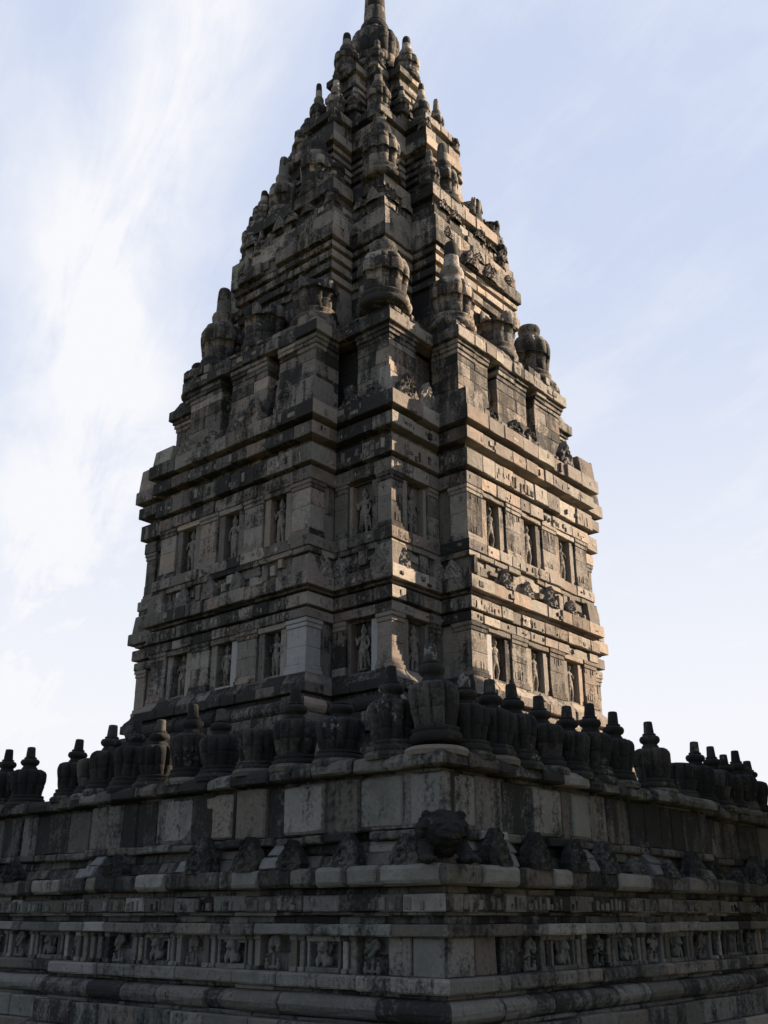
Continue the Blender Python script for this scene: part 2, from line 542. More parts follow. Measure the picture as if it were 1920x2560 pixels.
def stubs(poly, d, z, parent, mat, h=.75, w=.62, prob=1.):
    # upright corner acroteria on a cornice: one at each outward corner that still has it
    for i in range(poly.n):
        a, b = poly.t[i - 1], poly.t[i]
        if a.x * b.y - a.y * b.x < 0: continue
        if rnd.random() > prob: continue
        hh = h * rnd.uniform(.75, 1.1); mb = MB()
        blk(mb, poly.p[i], poly.t[i], poly.nr[i], 0, w, slope_prof(z, z + hh, d, d - .06, .04, d - .4), 0, TB(), .02, .04, m0=poly.m[i])
        blk(mb, poly.p[i], poly.t[i - 1], poly.nr[i - 1], -w, 0, slope_prof(z, z + hh * .96, d, d - .06, .04, d - .4), 0, TB(), .02, .04, m1=poly.m[i])
        tpart(mb, 'acroterion', mat, parent)


# --- relief figures for the niches (three poses)
def figure(pose):
    s = pose
    B = [(0, 0, .95, .20, .13, .16), (.02 * s, 0, 1.12, .15, .11, .14), (.03 * s, .0, 1.30, .20, .12, .14),
         (.0, 0, .80, .21, .14, .14)]
    B += [((-.10, 0, .80), (-.12 - .03 * s, .02, .45), .11, .085), ((-.12 - .03 * s, .02, .45), (-.12, 0, .06), .08, .055),
          ((.10, 0, .80), (.13 + .04 * s, -.04, .45), .11, .085), ((.13 + .04 * s, -.04, .45), (.12, 0, .06), .08, .055),
          (-.12, -.07, .04, .07, .13, .045), (.12, -.07, .04, .07, .13, .045)]
    B += [((-.20, 0, 1.36), (-.30, -.02, 1.10), .065, .055),
          ((.20, 0, 1.36), (.31, -.02, 1.12), .065, .055)]
    if s > 0:
        B += [((-.30, -.02, 1.10), (-.14, -.12, 1.22), .05, .04), ((.31, -.02, 1.12), (.26, -.05, .86), .05, .04)]
    elif s < 0:
        B += [((-.30, -.02, 1.10), (-.27, -.05, .84), .05, .04), ((.31, -.02, 1.12), (.12, -.12, 1.25), .05, .04)]
    else:
        B += [((-.30, -.02, 1.10), (-.36, -.06, 1.36), .05, .04), ((.31, -.02, 1.12), (.24, -.05, .86), .05, .04)]
    B += [((.02 * s, 0, 1.40), (.03 * s, -.01, 1.52), .065, .06), (.03 * s, -.02, 1.60, .095, .10, .125),
          (.03 * s, 0, 1.73, .085, .085, .09), (.03 * s, 0, 1.84, .05, .05, .09), (.03 * s, -.115, 1.60, .02, .03, .03),
          (.03 * s, .03, 1.60, .15, .04, .15)]
    B += [((-.20, .05, .75), (-.30, .05, .25), .05, .035), ((.20, .05, .75), (.28, .05, .2), .05, .035)]
    return B


FIG = [remesh_obj('niche_figure', figure(s), .028, M_BODY, 2, (.62, .45, .6)) for s in (1, 0, -1)]


def fig_at(poly, e, s, z, parent, d=-.25, sc=1.0, k=None, rel=OFF):
    p = poly.p[e] + poly.t[e] * s + poly.nr[e] * d
    n = poly.nr[e]
    rz = math.atan2(n.y, n.x) + math.pi / 2
    return put('niche_figure', FIG[k if k is not None else rnd.randrange(3)], parent, (p.x, p.y, z), rz, (sc, sc * 1.0, sc))


def antefix_mesh(name, w, h, dep, mat, seed, broken=0., dark=False):
    rr = random.Random(seed); nu, nv = 14, 18
    mb = MB(); vs = []; fs = []
    ph = rr.uniform(0, 6)
    for j in range(nv + 1):
        v = j / nv
        hw = w / 2 * (1.0 if v < .12 else (1.05 - .30 * (v - .12)) * (1 - max(0, (v - .38) / .62) ** 1.5 * .92))
        hw *= 1 + .05 * math.sin(v * 21 + ph) + .10 * mnoise.noise(Vector((v * 5, seed * 3.1, 0)))
        vv = v * (1 - broken)
        for i in range(nu + 1):
            u = -1 + 2 * i / nu
            bulge = dep * (.72 + .28 * (1 - abs(u) ** 3)) * (1 - .40 * v)
            r = math.hypot(u * 1.1, (v - .38) * 2.0)
            carve = .13 * dep * math.sin(r * 13 + ph) * (r < .62) + .12 * dep * math.cos(u * 11 + ph) * math.sin(v * 17) + .12 * dep * mnoise.noise(Vector((u * 4, v * 6, seed)))
            edge = 1 if 0 < i < nu and j < nv else 0
            vs.append((u * hw + rr.uniform(-.012, .012) * w, -(bulge + carve * edge) + rr.uniform(-.02, .02) * dep, vv * h))
    k = nu + 1
    for j in range(nv):
        for i in range(nu):
            a = j * k + i
            fs.append((a, a + 1, a + k + 1, a + k))
    nb = len(vs)
    for j in range(nv + 1):
        for i in (0, nu):
            x, y, z = vs[j * k + i]; vs.append((x, .06, z))
    for j in range(nv):
        fs.append((j * k, (j + 1) * k, nb + 2 * j + 2, nb + 2 * j))
        fs.append(((j + 1) * k + nu, j * k + nu, nb + 2 * j + 1, nb + 2 * j + 3))
    o0 = nv * k
    top = [o0 + i for i in range(nu + 1)]
    fs.append(tuple(reversed(top)) + (nb + 2 * nv, nb + 2 * nv + 1))
    fs.append(tuple(nb + 2 * j for j in range(nv + 1)) + tuple(nb + 2 * j + 1 for j in reversed(range(nv + 1))))
    mb.add(vs, fs, (rr.uniform(.05, .4), rr.uniform(.5, 1.3), rr.random()) if dark else (rr.uniform(.4, .8), rr.uniform(0, .5), rr.random()))
    o = mb.build(name, mat); me = o.data; bpy.data.objects.remove(o)
    return me


def storey(name, poly, z0, z1, arch, scale_fig, lo_detail=False):
    """wall with pilasters and niches between z0 and z1; returns wall object"""
    mb = MB()
    prism(mb, poly, -.58, z0 - .1, z1 + .1, (.2, .8, .5))
    nz = max(2, int(round((z1 - z0) / .75)))
    for i in range(nz):
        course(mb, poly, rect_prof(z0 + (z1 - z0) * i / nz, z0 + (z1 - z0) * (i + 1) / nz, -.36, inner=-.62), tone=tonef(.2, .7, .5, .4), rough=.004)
    wall = tpart(mb, name, M_BODY)
    L4 = poly.L[4]; Lc = poly.L[1]; Lf = poly.L[0]
    # bay faces: right (4) and left (19)
    for e in (4, 19):
        rev = (e == 19)
        def S(a, b): return (a, b) if not rev else (L4 - b, L4 - a)
        segs = [(0, .95), (2.32, 3.40), (4.80, 5.88), (L4 - .95, L4)]
        # the near left corner pilaster has been renewed in pale stone on the lower storey
        for i, (a, b) in enumerate(segs):
            sa, sb = S(a, b)
            m0 = poly.m[e] if sa <= 0 else None
            m1 = poly.m[(e + 1) % poly.n] if sb >= L4 - 1e-6 else None
            new = (rev and i == 0 and name == 'lower_wall')
            mbp = pilaster_mb(poly, e, sa, sb, z0, z1, 0, m0=m0, m1=m1, tone=(lambda: (.5, 0., .4)) if new else None)
            if new: pilaster_mb(poly, 0, 0, .75, z0, z1, 0, m0=poly.m[0], tone=lambda: (.4, 0., .4), mb=mbp)
            elif i == 0:
                if not rev: pilaster_mb(poly, 3, poly.L[3] - .8, poly.L[3], z0, z1, 0, m1=poly.m[4], mb=mbp)
                else: pilaster_mb(poly, 0, 0, .75, z0, z1, 0, m0=poly.m[0], mb=mbp)
            o = tpart(mbp, 'pilaster', M_NEW if new else M_BODY, wall)
        for i, (a, b) in enumerate(((.95, 1.25), (2.02, 2.32), (3.40, 3.72), (4.48, 4.80), (5.88, 6.18), (6.95, L4 - .95))):
            sa, sb = S(a, b)
            pale = name == 'lower_wall' and ((not rev and i == 0) or (rev and i == 2))
            mbp = MB(); c = (.6, 0, .5) if pale else TB()
            blk(mbp, poly.p[e], poly.t[e], poly.nr[e], sa, sb, rect_prof(z0, z1 - .20, -.06, .015, -.6), 0, c, .004, .015)
            tpart(mbp, 'jamb', M_NEW if pale else M_BODY, wall)
        for i, cn in enumerate((1.635, L4 / 2, L4 - 1.635)):
            s = cn if not rev else L4 - cn
            mbp = MB()
            blk(mbp, poly.p[e], poly.t[e], poly.nr[e], s - .68, s + .68, rect_prof(z1 - .20, z1, .03, .02, -.6), 0, TB(), .01, .02)
            tpart(mbp, 'lintel', M_BODY, wall); mbp = MB()
            blk(mbp, poly.p[e], poly.t[e], poly.nr[e], s - .38, s + .38, rect_prof(z0, z0 + .10, -.05, .02, -.6), 0, TB(), .01, .02)
            tpart(mbp, 'niche_sill', M_BODY, wall)
            fig_at(poly, e, s, z0 + .08, wall, sc=scale_fig, k=(i + (1 if rev else 0)) % 3)
    # core faces: 1 (left) and 2 (right), and their far twins 17, 6
    for e, near0 in ((1, False), (2, True), (17, True), (6, False)):
        def S(a, b): return (a, b) if near0 else (Lc - b, Lc - a)
        for i, (a, b) in enumerate(((0, .66), (Lc - .62, Lc))):
            sa, sb = S(a, b)
            m0 = poly.m[e] if sa <= 0 else None
            m1 = poly.m[(e + 1) % poly.n] if sb >= Lc - 1e-6 else None
            tn = (lambda: (.62, .1, .75)) if (i == 0 and name == 'lower_wall') else tonef(.25, .6, .45, .3)
            o = tpart(pilaster_mb(poly, e, sa, sb, z0, z1, 0, m0=m0, m1=m1, tone=tn), 'pilaster', M_BODY, wall)
        for i, (a, b) in enumerate(((.66, .94), (Lc - .78, Lc - .62))):
            sa, sb = S(a, b); mbp = MB()
            pale = name == 'lower_wall' and i == 0 and e in (1,)
            blk(mbp, poly.p[e], poly.t[e], poly.nr[e], sa, sb, rect_prof(z0, z1 - .1, -.07, .015, -.6), 0, (.7, 0, .5) if pale else TB(), .004, .015)
            tpart(mbp, 'jamb', M_NEW if pale else M_BODY, wall)
        s = 1.42 if near0 else Lc - 1.42
        fig_at(poly, e, s, z0 + .10, wall, sc=scale_fig, k=e % 3)
    # flanks
    for e in (0, 3, 5, 18):
        mbp = MB(); L = poly.L[e]
        near_hi = (e in (3, 18))         # corner pilaster at the outer end already made for 0 and 3
        a, b = (.75, L) if e == 0 else ((0, L - .8) if e == 3 else (0, L))
        zc = [z0, z0 + .5 * (z1 - z0), z1]
        for za, zb in zip(zc[:-1], zc[1:]):
            blk(mbp, poly.p[e], poly.t[e], poly.nr[e], a, b, rect_prof(za, zb, -.10, .015, -.6), 0, TB(), .006, .015,
                m0=poly.m[e] if a == 0 else None, m1=poly.m[(e + 1) % poly.n] if b == L else None)
        tpart(mbp, 'flank_slab', M_BODY, wall)
    # far sides: plain ashlar
    mbp = MB()
    for i in range(nz):
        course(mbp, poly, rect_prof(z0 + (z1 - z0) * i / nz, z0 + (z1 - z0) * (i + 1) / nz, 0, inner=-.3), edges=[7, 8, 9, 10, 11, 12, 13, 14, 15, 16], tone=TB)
    tpart(mbp, 'rear_ashlar', M_BODY, wall)
    return wall


lower = storey('lower_wall', P1, 8.86, 10.70, None, .84)


def cornice(name, poly, spec, mat=M_BODY, z0=None, z1=None, inner_d=-.2, tone=TB, post=None):
    mb = MB()
    if z0 is not None: prism(mb, poly, inner_d, z0, z1, (.2, .7, .5))
    for s in spec:
        kind, za, zb, d = s[:4]
        kw = s[4] if len(s) > 4 else {}
        kw = dict(kw); kw.setdefault('tone', tone)
        if kind == 'r': pr = rect_prof(za, zb, d)
        elif kind == 't': pr = torus_prof(za, zb, d, kw.pop('bulge', .12))
        elif kind == 's': pr = slope_prof(za, zb, d, kw.pop('d1'))
        else: pr = ogee_prof(za, zb, d, kw.pop('d1'))
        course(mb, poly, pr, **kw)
    if post: post(mb)
    return tpart(mb, name, mat)


c1 = cornice('lower_cornice', P1, [
    ('r', 10.70, 11.02, .10), ('r', 11.02, 11.10, -.10), ('r', 11.10, 11.52, .18, dict(lens=(.5, 1.0), chip=.1)),
    ('r', 11.52, 11.64, -.04), ('r', 11.64, 11.74, .12), ('r', 11.74, 12.20, .34, dict(lens=(.7, 1.3)))], z0=10.6, z1=12.35,
    post=lambda mb: (carve_row(mb, P1, VIS, 11.10, 11.50, .18), carve_row(mb, P1, VIS, 10.76, 10.98, .10, prob=.45), carve_row(mb, P1, VIS, 11.78, 12.16, .34, .08, .3, .35)))
stubs(P1, .24, 12.2, c1, M_BODY, .8, .6, .6)
# antefix zone + base of the upper storey
c2 = cornice('upper_sill', P1, [
    ('r', 12.20, 12.62, .02, dict(jit=.05, chip=.3, chip_d=.12)), ('r', 12.62, 12.98, -.02, dict(jit=.05, chip=.3, chip_d=.12)),
    ('r', 12.98, 13.18, .10, dict(drop=.16, chip=.2)), ('r', 13.18, 13.58, .16, dict(lens=(.6, 1.3), drop=.05, chip=.15, chip_d=.1))], z0=12.2, z1=13.6, inner_d=-.28,
    post=lambda mb: (carve_row(mb, P1, VIS, 13.2, 13.56, .16, .05, .2, .5), carve_row(mb, P1, VIS, 12.25, 13.1, .02, .15, .5, .6, (.03, .16))))
AFX = [antefix_mesh('antefix', .62, .80, .26, M_BODY, k, br) for k, br in ((1, 0), (2, .15), (3, 0), (4, .35))]


def afx_at(poly, e, s, d, z, parent, lib, sc=1.0, tilt=0, name='antefix', zs=1.0):
    p = poly.p[e] + poly.t[e] * s + poly.nr[e] * d; n = poly.nr[e]
    o = put(name, rnd.choice(lib), parent, (p.x, p.y, z), math.atan2(n.y, n.x) + math.pi / 2 + rnd.uniform(-.04, .04), (sc, sc, sc * zs))
    return o


def afx_row(poly, parent, lib, d, z, step, edges=(19, 0, 1, 2, 3, 4, 17, 6), sc=1.0, prob=.85, end=.42, zs=1.0):
    for e in edges:
        L = poly.L[e]
        if L < 1.5:
            ss = [L / 2]
        else:
            k = max(1, int((L - 2 * end) / step)); ss = [end + (L - 2 * end) * i / k for i in range(k + 1)]
        for s in ss:
            if rnd.random() < prob: afx_at(poly, e, s + rnd.uniform(-.06, .06), d, z, parent, lib, sc * rnd.uniform(.88, 1.05), zs=zs)


afx_row(P1, c2, AFX, .10, 12.19, 1.25, prob=.8)
upper = storey('upper_wall', P1, 13.58, 15.66, None, .93)
c3 = cornice('main_cornice', P1, [
    ('r', 15.66, 16.14, .10), ('r', 16.14, 16.25, -.10), ('r', 16.25, 16.92, .25, dict(lens=(.5, 1.0), chip=.12)),
    ('r', 16.92, 17.24, -.06), ('r', 17.24, 17.72, .36), ('r', 17.72, 17.90, .12), ('r', 17.90, 18.46, .52, dict(lens=(.7, 1.4)))], z0=15.6, z1=18.6,
    post=lambda mb: (carve_row(mb, P1, VIS, 16.26, 16.90, .25, .06, .2), carve_row(mb, P1, VIS, 15.70, 16.08, .10, prob=.5), carve_row(mb, P1, VIS, 17.28, 17.70, .36, .05, .2, .45), carve_row(mb, P1, VIS, 17.95, 18.42, .52, .1, .4, .3), carve_row(mb, P1, VIS, 18.40, 18.95, .30, .15, .45, .35)))

stubs(P1, .44, 18.45, c3, M_BODY, .95, .7, .7)

# --- roof tier 1: pillars with dark openings, big antefixes in front, urns above
P2 = cross20(7.40, 3.62, 6.15)
mb = MB()
prism(mb, P2, -.70, 18.4, 23.0, (.1, .9, .5))
for i in range(4):
    course(mb, P2, rect_prof(18.44 + .84 * i, 18.44 + .84 * (i + 1), -.52, inner=-.8), tone=TD)
t1 = tpart(mb, 'first_roof_tier', M_ROOF)


def pillar(poly, e, sa, sb, z0, z1, d, parent, tone=TB, corner0=False, corner1=False):
    mb = MB(); p0, t, n = poly.p[e], poly.t[e], poly.nr[e]; L = poly.L[e]
    hz = [z0]
    while hz[-1] < z1 - .9: hz.append(hz[-1] + rnd.uniform(.42, .62))
    hz += [z1 - .55, z1 - .36, z1 - .18, z1]
    k = len(hz)
    for i in range(k - 1):
        out = d + (0.16 if i == k - 2 else .10 if i == k - 3 else .04 if i == k - 4 else (.10 if i == 0 else 0))
        m0 = poly.m[e] if corner0 else None; m1 = poly.m[(e + 1) % poly.n] if corner1 else None
        mid = sa + (sb - sa) * rnd.uniform(.35, .65)
        jt = rnd.uniform(-.02, .02)
        pr = rect_prof(hz[i], hz[i + 1], out, .018, -.8)
        blk(mb, p0, t, n, sa, mid, pr, jt if m0 is None else 0, tone(), .012, .018, m0=m0)
        blk(mb, p0, t, n, mid, sb, pr, -jt if m1 is None else 0, tone(), .012, .018, m1=m1)
    return mb


Lb = P2.L[4]; Lc2 = P2.L[1]; Lf2 = P2.L[0]
for e in (4, 19, 9, 14):
    for a, b in ((0, 1.95), (Lb / 2 - 1.05, Lb / 2 + 1.05), (Lb - 1.95, Lb)):
        tpart(pillar(P2, e, a, b, 18.46, 21.92, 0, t1, corner0=(a == 0), corner1=(b == Lb)), 'pillar', M_ROOF, t1)
    if e in (4, 19):
        for s in ((1.75 + Lb / 2 - .85) / 2, (Lb - 1.75 + Lb / 2 + .85) / 2):
            fig_at(P2, e, s, 19.6, t1, d=-.36, sc=.95)
for e in (0, 3, 5, 18):
    tpart(pillar(P2, e, 0, Lf2, 18.46, 21.92, 0, t1, corner0=True, corner1=True), 'pillar', M_ROOF, t1)
for e in (1, 2, 6, 17):
    n0 = e in (2, 17)
    a, b = (0, 1.55) if n0 else (Lc2 - 1.55, Lc2)
    tpart(pillar(P2, e, a, b, 18.46, 21.92, 0, t1, corner0=n0, corner1=not n0), 'pillar', M_ROOF, t1)
AFB = [antefix_mesh('antefix', 1.05, 1.45, .42, M_ROOF, k, br) for k, br in ((11, 0), (12, .2), (13, .05), (14, .4))]
P2o = cross20(7.95, 4.15, 6.70)
for e in (4, 19):
    for s in (1.5, 3.0, 4.2, 5.4, 6.9):
        if rnd.random() < .9: afx_at(P2o, e, s + rnd.uniform(-.15, .15), .0, 18.45, c3, AFB, rnd.uniform(.8, 1.0))
for e in (1, 2):
    for s in (.75, 1.9): afx_at(P2o, e, s, -.02, 18.45, c3, AFB, .9)
# fallen and broken courses at the foot of the pillars
for e in (4, 19, 1, 2):
    s_ = .3
    while s_ < P2.L[e] - .8:
        w_ = rnd.uniform(.4, .95); h_ = rnd.uniform(.5, 1.5); mb = MB()
        hz = 18.47
        while hz < 18.47 + h_:
            dz_ = rnd.uniform(.26, .42); sh_ = rnd.uniform(-.08, .08)
            blk(mb, P2.p[e], P2.t[e], P2.nr[e], s_ + sh_, s_ + w_ + sh_, slope_prof(hz, hz + dz_, .28 - .16 * (hz - 18.47) + rnd.uniform(-.05, .05), .24 - .16 * (hz - 18.47), .03, -.5), 0, TB(), .02, .03, step=.2)
            hz += dz_
        tpart(mb, 'broken_masonry', M_ROOF, t1)
        s_ += w_ + rnd.uniform(.25, .9)
# solid corner blocks at the foot of the tier
for e, a, b, h in ((4, 0, .85, 1.15), (19, P2o.L[19] - .95, P2o.L[19], 1.45), (1, P2o.L[1] - .7, P2o.L[1], 1.5), (2, 0, .62, 1.25)):
    mb = MB(); m0 = P2o.m[e] if a == 0 else None; m1 = P2o.m[(e + 1) % 20] if b == P2o.L[e] else None
    blk(mb, P2o.p[e], P2o.t[e], P2o.nr[e], a, b, slope_prof(18.46, 18.46 + h, .0, -.16, .05, -.6), 0, (.75, 0, .6), .03, .05, m0=m0, m1=m1)
    tpart(mb, 'corner_block', M_BODY, c3)
mb = MB()
prism(mb, P2, .0, 21.9, 22.85)
course(mb, P2, rect_prof(21.93, 22.40, .30), tone=TB, lens=(.5, .9), jit=.03, chip=.2, chip_d=.12)
course(mb, P2, slope_prof(22.40, 22.90, .16, -.05), tone=TD, lens=(.4, .9), jit=.06, chip=.3, chip_d=.15, drop=.1)
carve_row(mb, P2, VIS, 22.38, 22.95, .18, .2, .5, .45); carve_row(mb, P2, VIS, 21.95, 22.38, .30, .2, .5, .3)
tpart(mb, 'ledge', M_ROOF, t1)


# --- urn meshes
def stone_lathe(mb, prof, seg, seed, lobes=0, amp=None, joints=(), erode=.012, blocks=5, chips=0):
    """turned and fluted stone built of courses: worn surface, open joints, each block with its own tone"""
    rr = random.Random(seed)
    if amp is None: amp = [0] * len(prof)
    rows = [(r, z, a, 0) for (r, z), a in zip(prof, amp)]
    R0 = max(r for r, z in prof)
    for jz in joints:
        for i in range(len(rows) - 1):
            if rows[i][1] < jz < rows[i + 1][1] and rows[i + 1][1] - rows[i][1] > .03 * R0:
                u = (jz - rows[i][1]) / (rows[i + 1][1] - rows[i][1])
                f = lambda k: rows[i][k] + (rows[i + 1][k] - rows[i][k]) * u
                r, a = f(0), f(2); h = .018 * R0
                rows[i + 1:i + 1] = [(r, jz - h * 1.4, a, 0), (r - .022 * R0, jz - h * .4, a, 1), (r - .022 * R0, jz + h * .4, a, 1), (r, jz + h * 1.4, a, 0)]
                break
    lob = [rr.uniform(.7, 1.25) for _ in range(max(1, lobes))]
    ph = rr.uniform(0, 6)
    vs = []
    jit = [rr.uniform(-.012, .012) * R0 for _ in range(len(joints) + 1)]
    for (r, z, am, _) in rows:
        ci = sum(z > j for j in joints)
        for j in range(seg):
            a = 2 * math.pi * j / seg
            rr_ = r
            if lobes and am:
                q = a * lobes / (2 * math.pi); li = int(q) % lobes
                rr_ = r * (1 - am + am * lob[li] ** .5 * abs(math.sin(math.pi * (q % 1))) ** .55)
            p = Vector((math.cos(a) * 2.2, math.sin(a) * 2.2, z / R0 * 2.2 + seed * 7.3))
            n1 = mnoise.noise(p) ; n2 = mnoise.noise(p * 2.9)
            rr_ += R0 * (erode * 2.2 * n1 + erode * 1.6 * n2) * (1 if r > .2 * R0 else .4)
            if chips and n1 > .42: rr_ -= R0 * .10 * chips
            vs.append((rr_ * math.cos(a) + jit[ci], rr_ * math.sin(a) - jit[ci], z))
    tones = {}
    n = len(rows)
    for i in range(n - 1):
        zc = (rows[i][1] + rows[i + 1][1]) / 2
        ci = sum(zc > j for j in joints)
        fs = {}
        for j in range(seg):
            k = (j + 1) % seg
            sec = int((j / seg * blocks + ci * .5)) % blocks
            fs.setdefault((ci, sec), []).append((i * seg + j, i * seg + k, (i + 1) * seg + k, (i + 1) * seg + j))
        for key, ff in fs.items():
            if key not in tones: tones[key] = (rr.uniform(.15, .9), max(0, rr.gauss(.45, .4)), rr.random())
            o = len(mb.v)
            for f in ff: mb.f.append(tuple(q + mb_off(mb) for q in f)); mb.c.append(tones[key])
    mb_top = [(n - 1) * seg + j for j in range(seg)]
    off = mb_off(mb)
    mb.f.append(tuple(q + off for q in mb_top)); mb.c.append((.4, .5, .5))
    mb.f.append(tuple(q + off for q in reversed(range(seg)))); mb.c.append((.4, .5, .5))
    mb.v += vs


def mb_off(mb): return len(mb.v)


def urn_parts(seed=0):
    """base, body, neck ring, peg of a fluted balustrade urn, in its own coordinates"""
    rr = random.Random(seed)
    def mk(name, rows, lobes, amp, seg, **kw):
        mb = MB(); stone_lathe(mb, rows, seg, seed * 11 + len(rows), lobes, amp, **kw)
        o = mb.build(name, M_URN, smooth=True); me = o.data; bpy.data.objects.remove(o); return me
    base = [(.44, -.02), (.485, .015), (.50, .06), (.49, .11), (.455, .14), (.44, .155), (.46, .175), (.455, .215), (.40, .235)]
    body = [(.385, .22), (.40, .25), (.425, .35), (.455, .49), (.485, .65), (.497, .77), (.490, .86), (.455, .93), (.375, .975), (.27, .99), (.24, .995)]
    neck = [(r_, z_ + .10) for r_, z_ in [(.225, .885), (.215, .93), (.195, .965), (.175, .99), (.19, 1.015), (.235, 1.045), (.258, 1.095), (.255, 1.14), (.225, 1.185), (.175, 1.205), (.152, 1.21), (.17, 1.225), (.172, 1.25), (.15, 1.262), (.12, 1.265)]]
    peg = [(.128, 1.355), (.130, 1.39), (.112, 1.62), (.104, 1.655), (.07, 1.665)]
    lobes = rr.choice((9, 10, 11))
    return dict(base=mk('base', base, 0, None, 40, blocks=2),
                body=mk('body', body, lobes, [.05, .14, .19, .22, .22, .22, .21, .17, .08, .03, 0], 108, joints=(rr.uniform(.42, .6),), blocks=4, chips=1.1, erode=.012),
                neck=mk('neck_ring', neck, 0, None, 32, erode=.014, blocks=1), peg=mk('peg', peg, 0, None, 24, erode=.02, blocks=1))


def roof_urn_mesh(peg=True, cut=0., seed=0, ring=True):
    rr = random.Random(seed); mb = MB()
    base = [(.44, 0), (.50, .02), (.51, .08), (.46, .12), (.44, .15), (.47, .18), (.46, .22), (.40, .24)]
    body = [(.40, .235), (.425, .30), (.455, .42), (.48, .55), (.485, .68), (.465, .78), (.41, .86), (.33, .90), (.26, .915)]
    amp = [.05, .12, .17, .18, .18, .17, .13, .06, 0]
    if cut:
        k = 5 if cut < .5 else 4
        body = body[:k] + [(.45, body[k - 1][1] + .04), (.30, body[k - 1][1] + .05)]; amp = amp[:k] + [.1, .05]
    stone_lathe(mb, base, 40, seed * 5 + 1, blocks=6, chips=.5, erode=.007)
    stone_lathe(mb, body, 90, seed * 5 + 2, 9, amp, joints=(.40, .56, .74), blocks=9, chips=.5, erode=.007)
    if not cut:
        if ring: stone_lathe(mb, [(.25, .90), (.235, .98), (.215, 1.0), (.25, 1.03), (.265, 1.09), (.24, 1.15), (.19, 1.17)], 28, seed * 5 + 3, blocks=3)
        if peg: stone_lathe(mb, [(.19, 1.16), (.185, 1.20), (.175, 1.22), (.145, 1.60), (.12, 1.66), (.05, 1.68)], 24, seed * 5 + 4, joints=(1.4,), blocks=1)
    if cut:
        vs = mb.v
        zt = body[-3][1]
        for i, (x, y, z) in enumerate(vs):
            if z > zt - .02:
                a = math.atan2(y, x)
                vs[i] = (x, y, z + .10 * math.copysign(1, math.sin(a * 2.5 + seed)) * rr.uniform(.5, 1) - .04)
    o = mb.build('urn_finial', M_TURN, smooth=True); me = o.data; bpy.data.objects.remove(o)
    return me


UF2 = roof_urn_mesh(True, 0, 6); UB2 = roof_urn_mesh(False, .3, 8)
UF = roof_urn_mesh(True, 0, 1); UN = roof_urn_mesh(False, 0, 2); UB = roof_urn_mesh(False, .3, 3); UC = roof_urn_mesh(False, .8, 4)
UD = roof_urn_mesh(False, 0, 5, ring=True)


def roof_urn(parent, me, x, y, z, sxy, sz, label=None):
    if rnd.random() < .5: me = {UF: UF2, UB: UB2}.get(me, me)
    o = put('urn_finial', me, parent, (x, y, z), rnd.uniform(0, 6), (sxy, sxy, sz), rx=rnd.uniform(-.02, .02), ry=rnd.uniform(-.02, .02))
    if label: o['label'] = label
    return o


b2 = 6.62
for (x, y, me, sz) in ((-b2, -2.75, UB, 2.75), (-b2, .1, UB, 2.65), (-b2, 2.85, UF, 2.62), (-b2 + .75, 5.2, UD, 1.5),
                       (-5.75, -5.55, UD, 2.7), (-2.85, -b2, UF, 2.62), (.1, -b2, UB, 2.9), (2.85, -b2, UN, 2.6), (5.2, -b2 + .75, UD, 1.6),
                       (2.85, b2, UF, 2.6), (-2.85, b2, UF, 2.6), (b2, 2.85, UF, 2.6), (b2, -2.85, UF, 2.6), (5.6, 5.6, UF, 2.6)):
    broken = me is UB or me is UB2
    roof_urn(t1, me, x, y, 22.82, 2.1 if x == -5.75 else 1.9 if abs(x) + abs(y) < 11 else 1.5, sz, 'broken urn finial without neck or peg' if broken else None)

# --- roof tier 2
P3 = cross20(5.75, 2.72, 4.50)
t2 = cornice('second_roof_tier', P3, [
    ('r', 22.7, 23.5, .55), ('r', 23.5, 24.1, .40), ('r', 24.1, 24.7, .12), ('r', 24.7, 25.3, .0), ('r', 25.3, 25.66, -.06),
    ('r', 25.66, 25.98, .10, dict(tone=TP)), ('r', 25.98, 26.16, -.06), ('r', 26.16, 26.50, .15), ('r', 26.50, 26.64, -.02), ('r', 26.64, 26.98, .22, dict(tone=TP)),
    ('r', 26.98, 27.12, .04), ('r', 27.12, 27.36, .30, dict(tone=TP)), ('r', 27.36, 27.44, .2), ('r', 27.44, 28.05, .44, dict(jit=.09, chip=.25, chip_d=.15, south=False)), ('r', 28.05, 28.80, .34, dict(jit=.11, chip=.3, chip_d=.2, south=False, tone=TP)),
    ('r', 28.80, 29.20, .20, dict(jit=.09, chip=.3, chip_d=.18, south=False)), ('r', 29.20, 29.60, .12, dict(jit=.09, chip=.3, chip_d=.16, drop=.1)), ('r', 29.60, 30.36, -.30, dict(tone=TD)),
    ('r', 30.36, 30.95, -.02, dict(jit=.04, chip=.2, chip_d=.12))], M_ROOF, 22.5, 31.0, -.35,
    post=lambda mb: (carve_row(mb, P3, VIS, 27.45, 28.7, .32, .2, .6, .5), carve_row(mb, P3, VIS, 28.85, 29.9, .12, .2, .5, .5), carve_row(mb, P3, VIS, 30.42, 31.2, -.08, .2, .5, .5)))
AFS = [antefix_mesh('antefix', .8, .95, .3, M_ROOF, k, br) for k, br in ((21, 0), (22, .2), (23, .45))]
stubs(P3, .02, 29.6, t2, M_ROOF, .6, .5, .6); stubs(P3, -.12, 30.9, t2, M_ROOF, .5, .45, .4)
afx_row(P3, t2, AFS, .30, 27.40, 1.3, edges=(4, 19), sc=1.0, prob=.5, end=.6)
afx_row(P3, t2, AFS, .05, 29.55, .85, edges=(4, 19, 6, 17, 1, 2), sc=.85, prob=.85, end=.5)
afx_row(P3, t2, AFS, .30, 28.02, 1.0, edges=(4, 19, 1, 2), sc=.7, prob=.6, end=.5)
b3 = 5.02
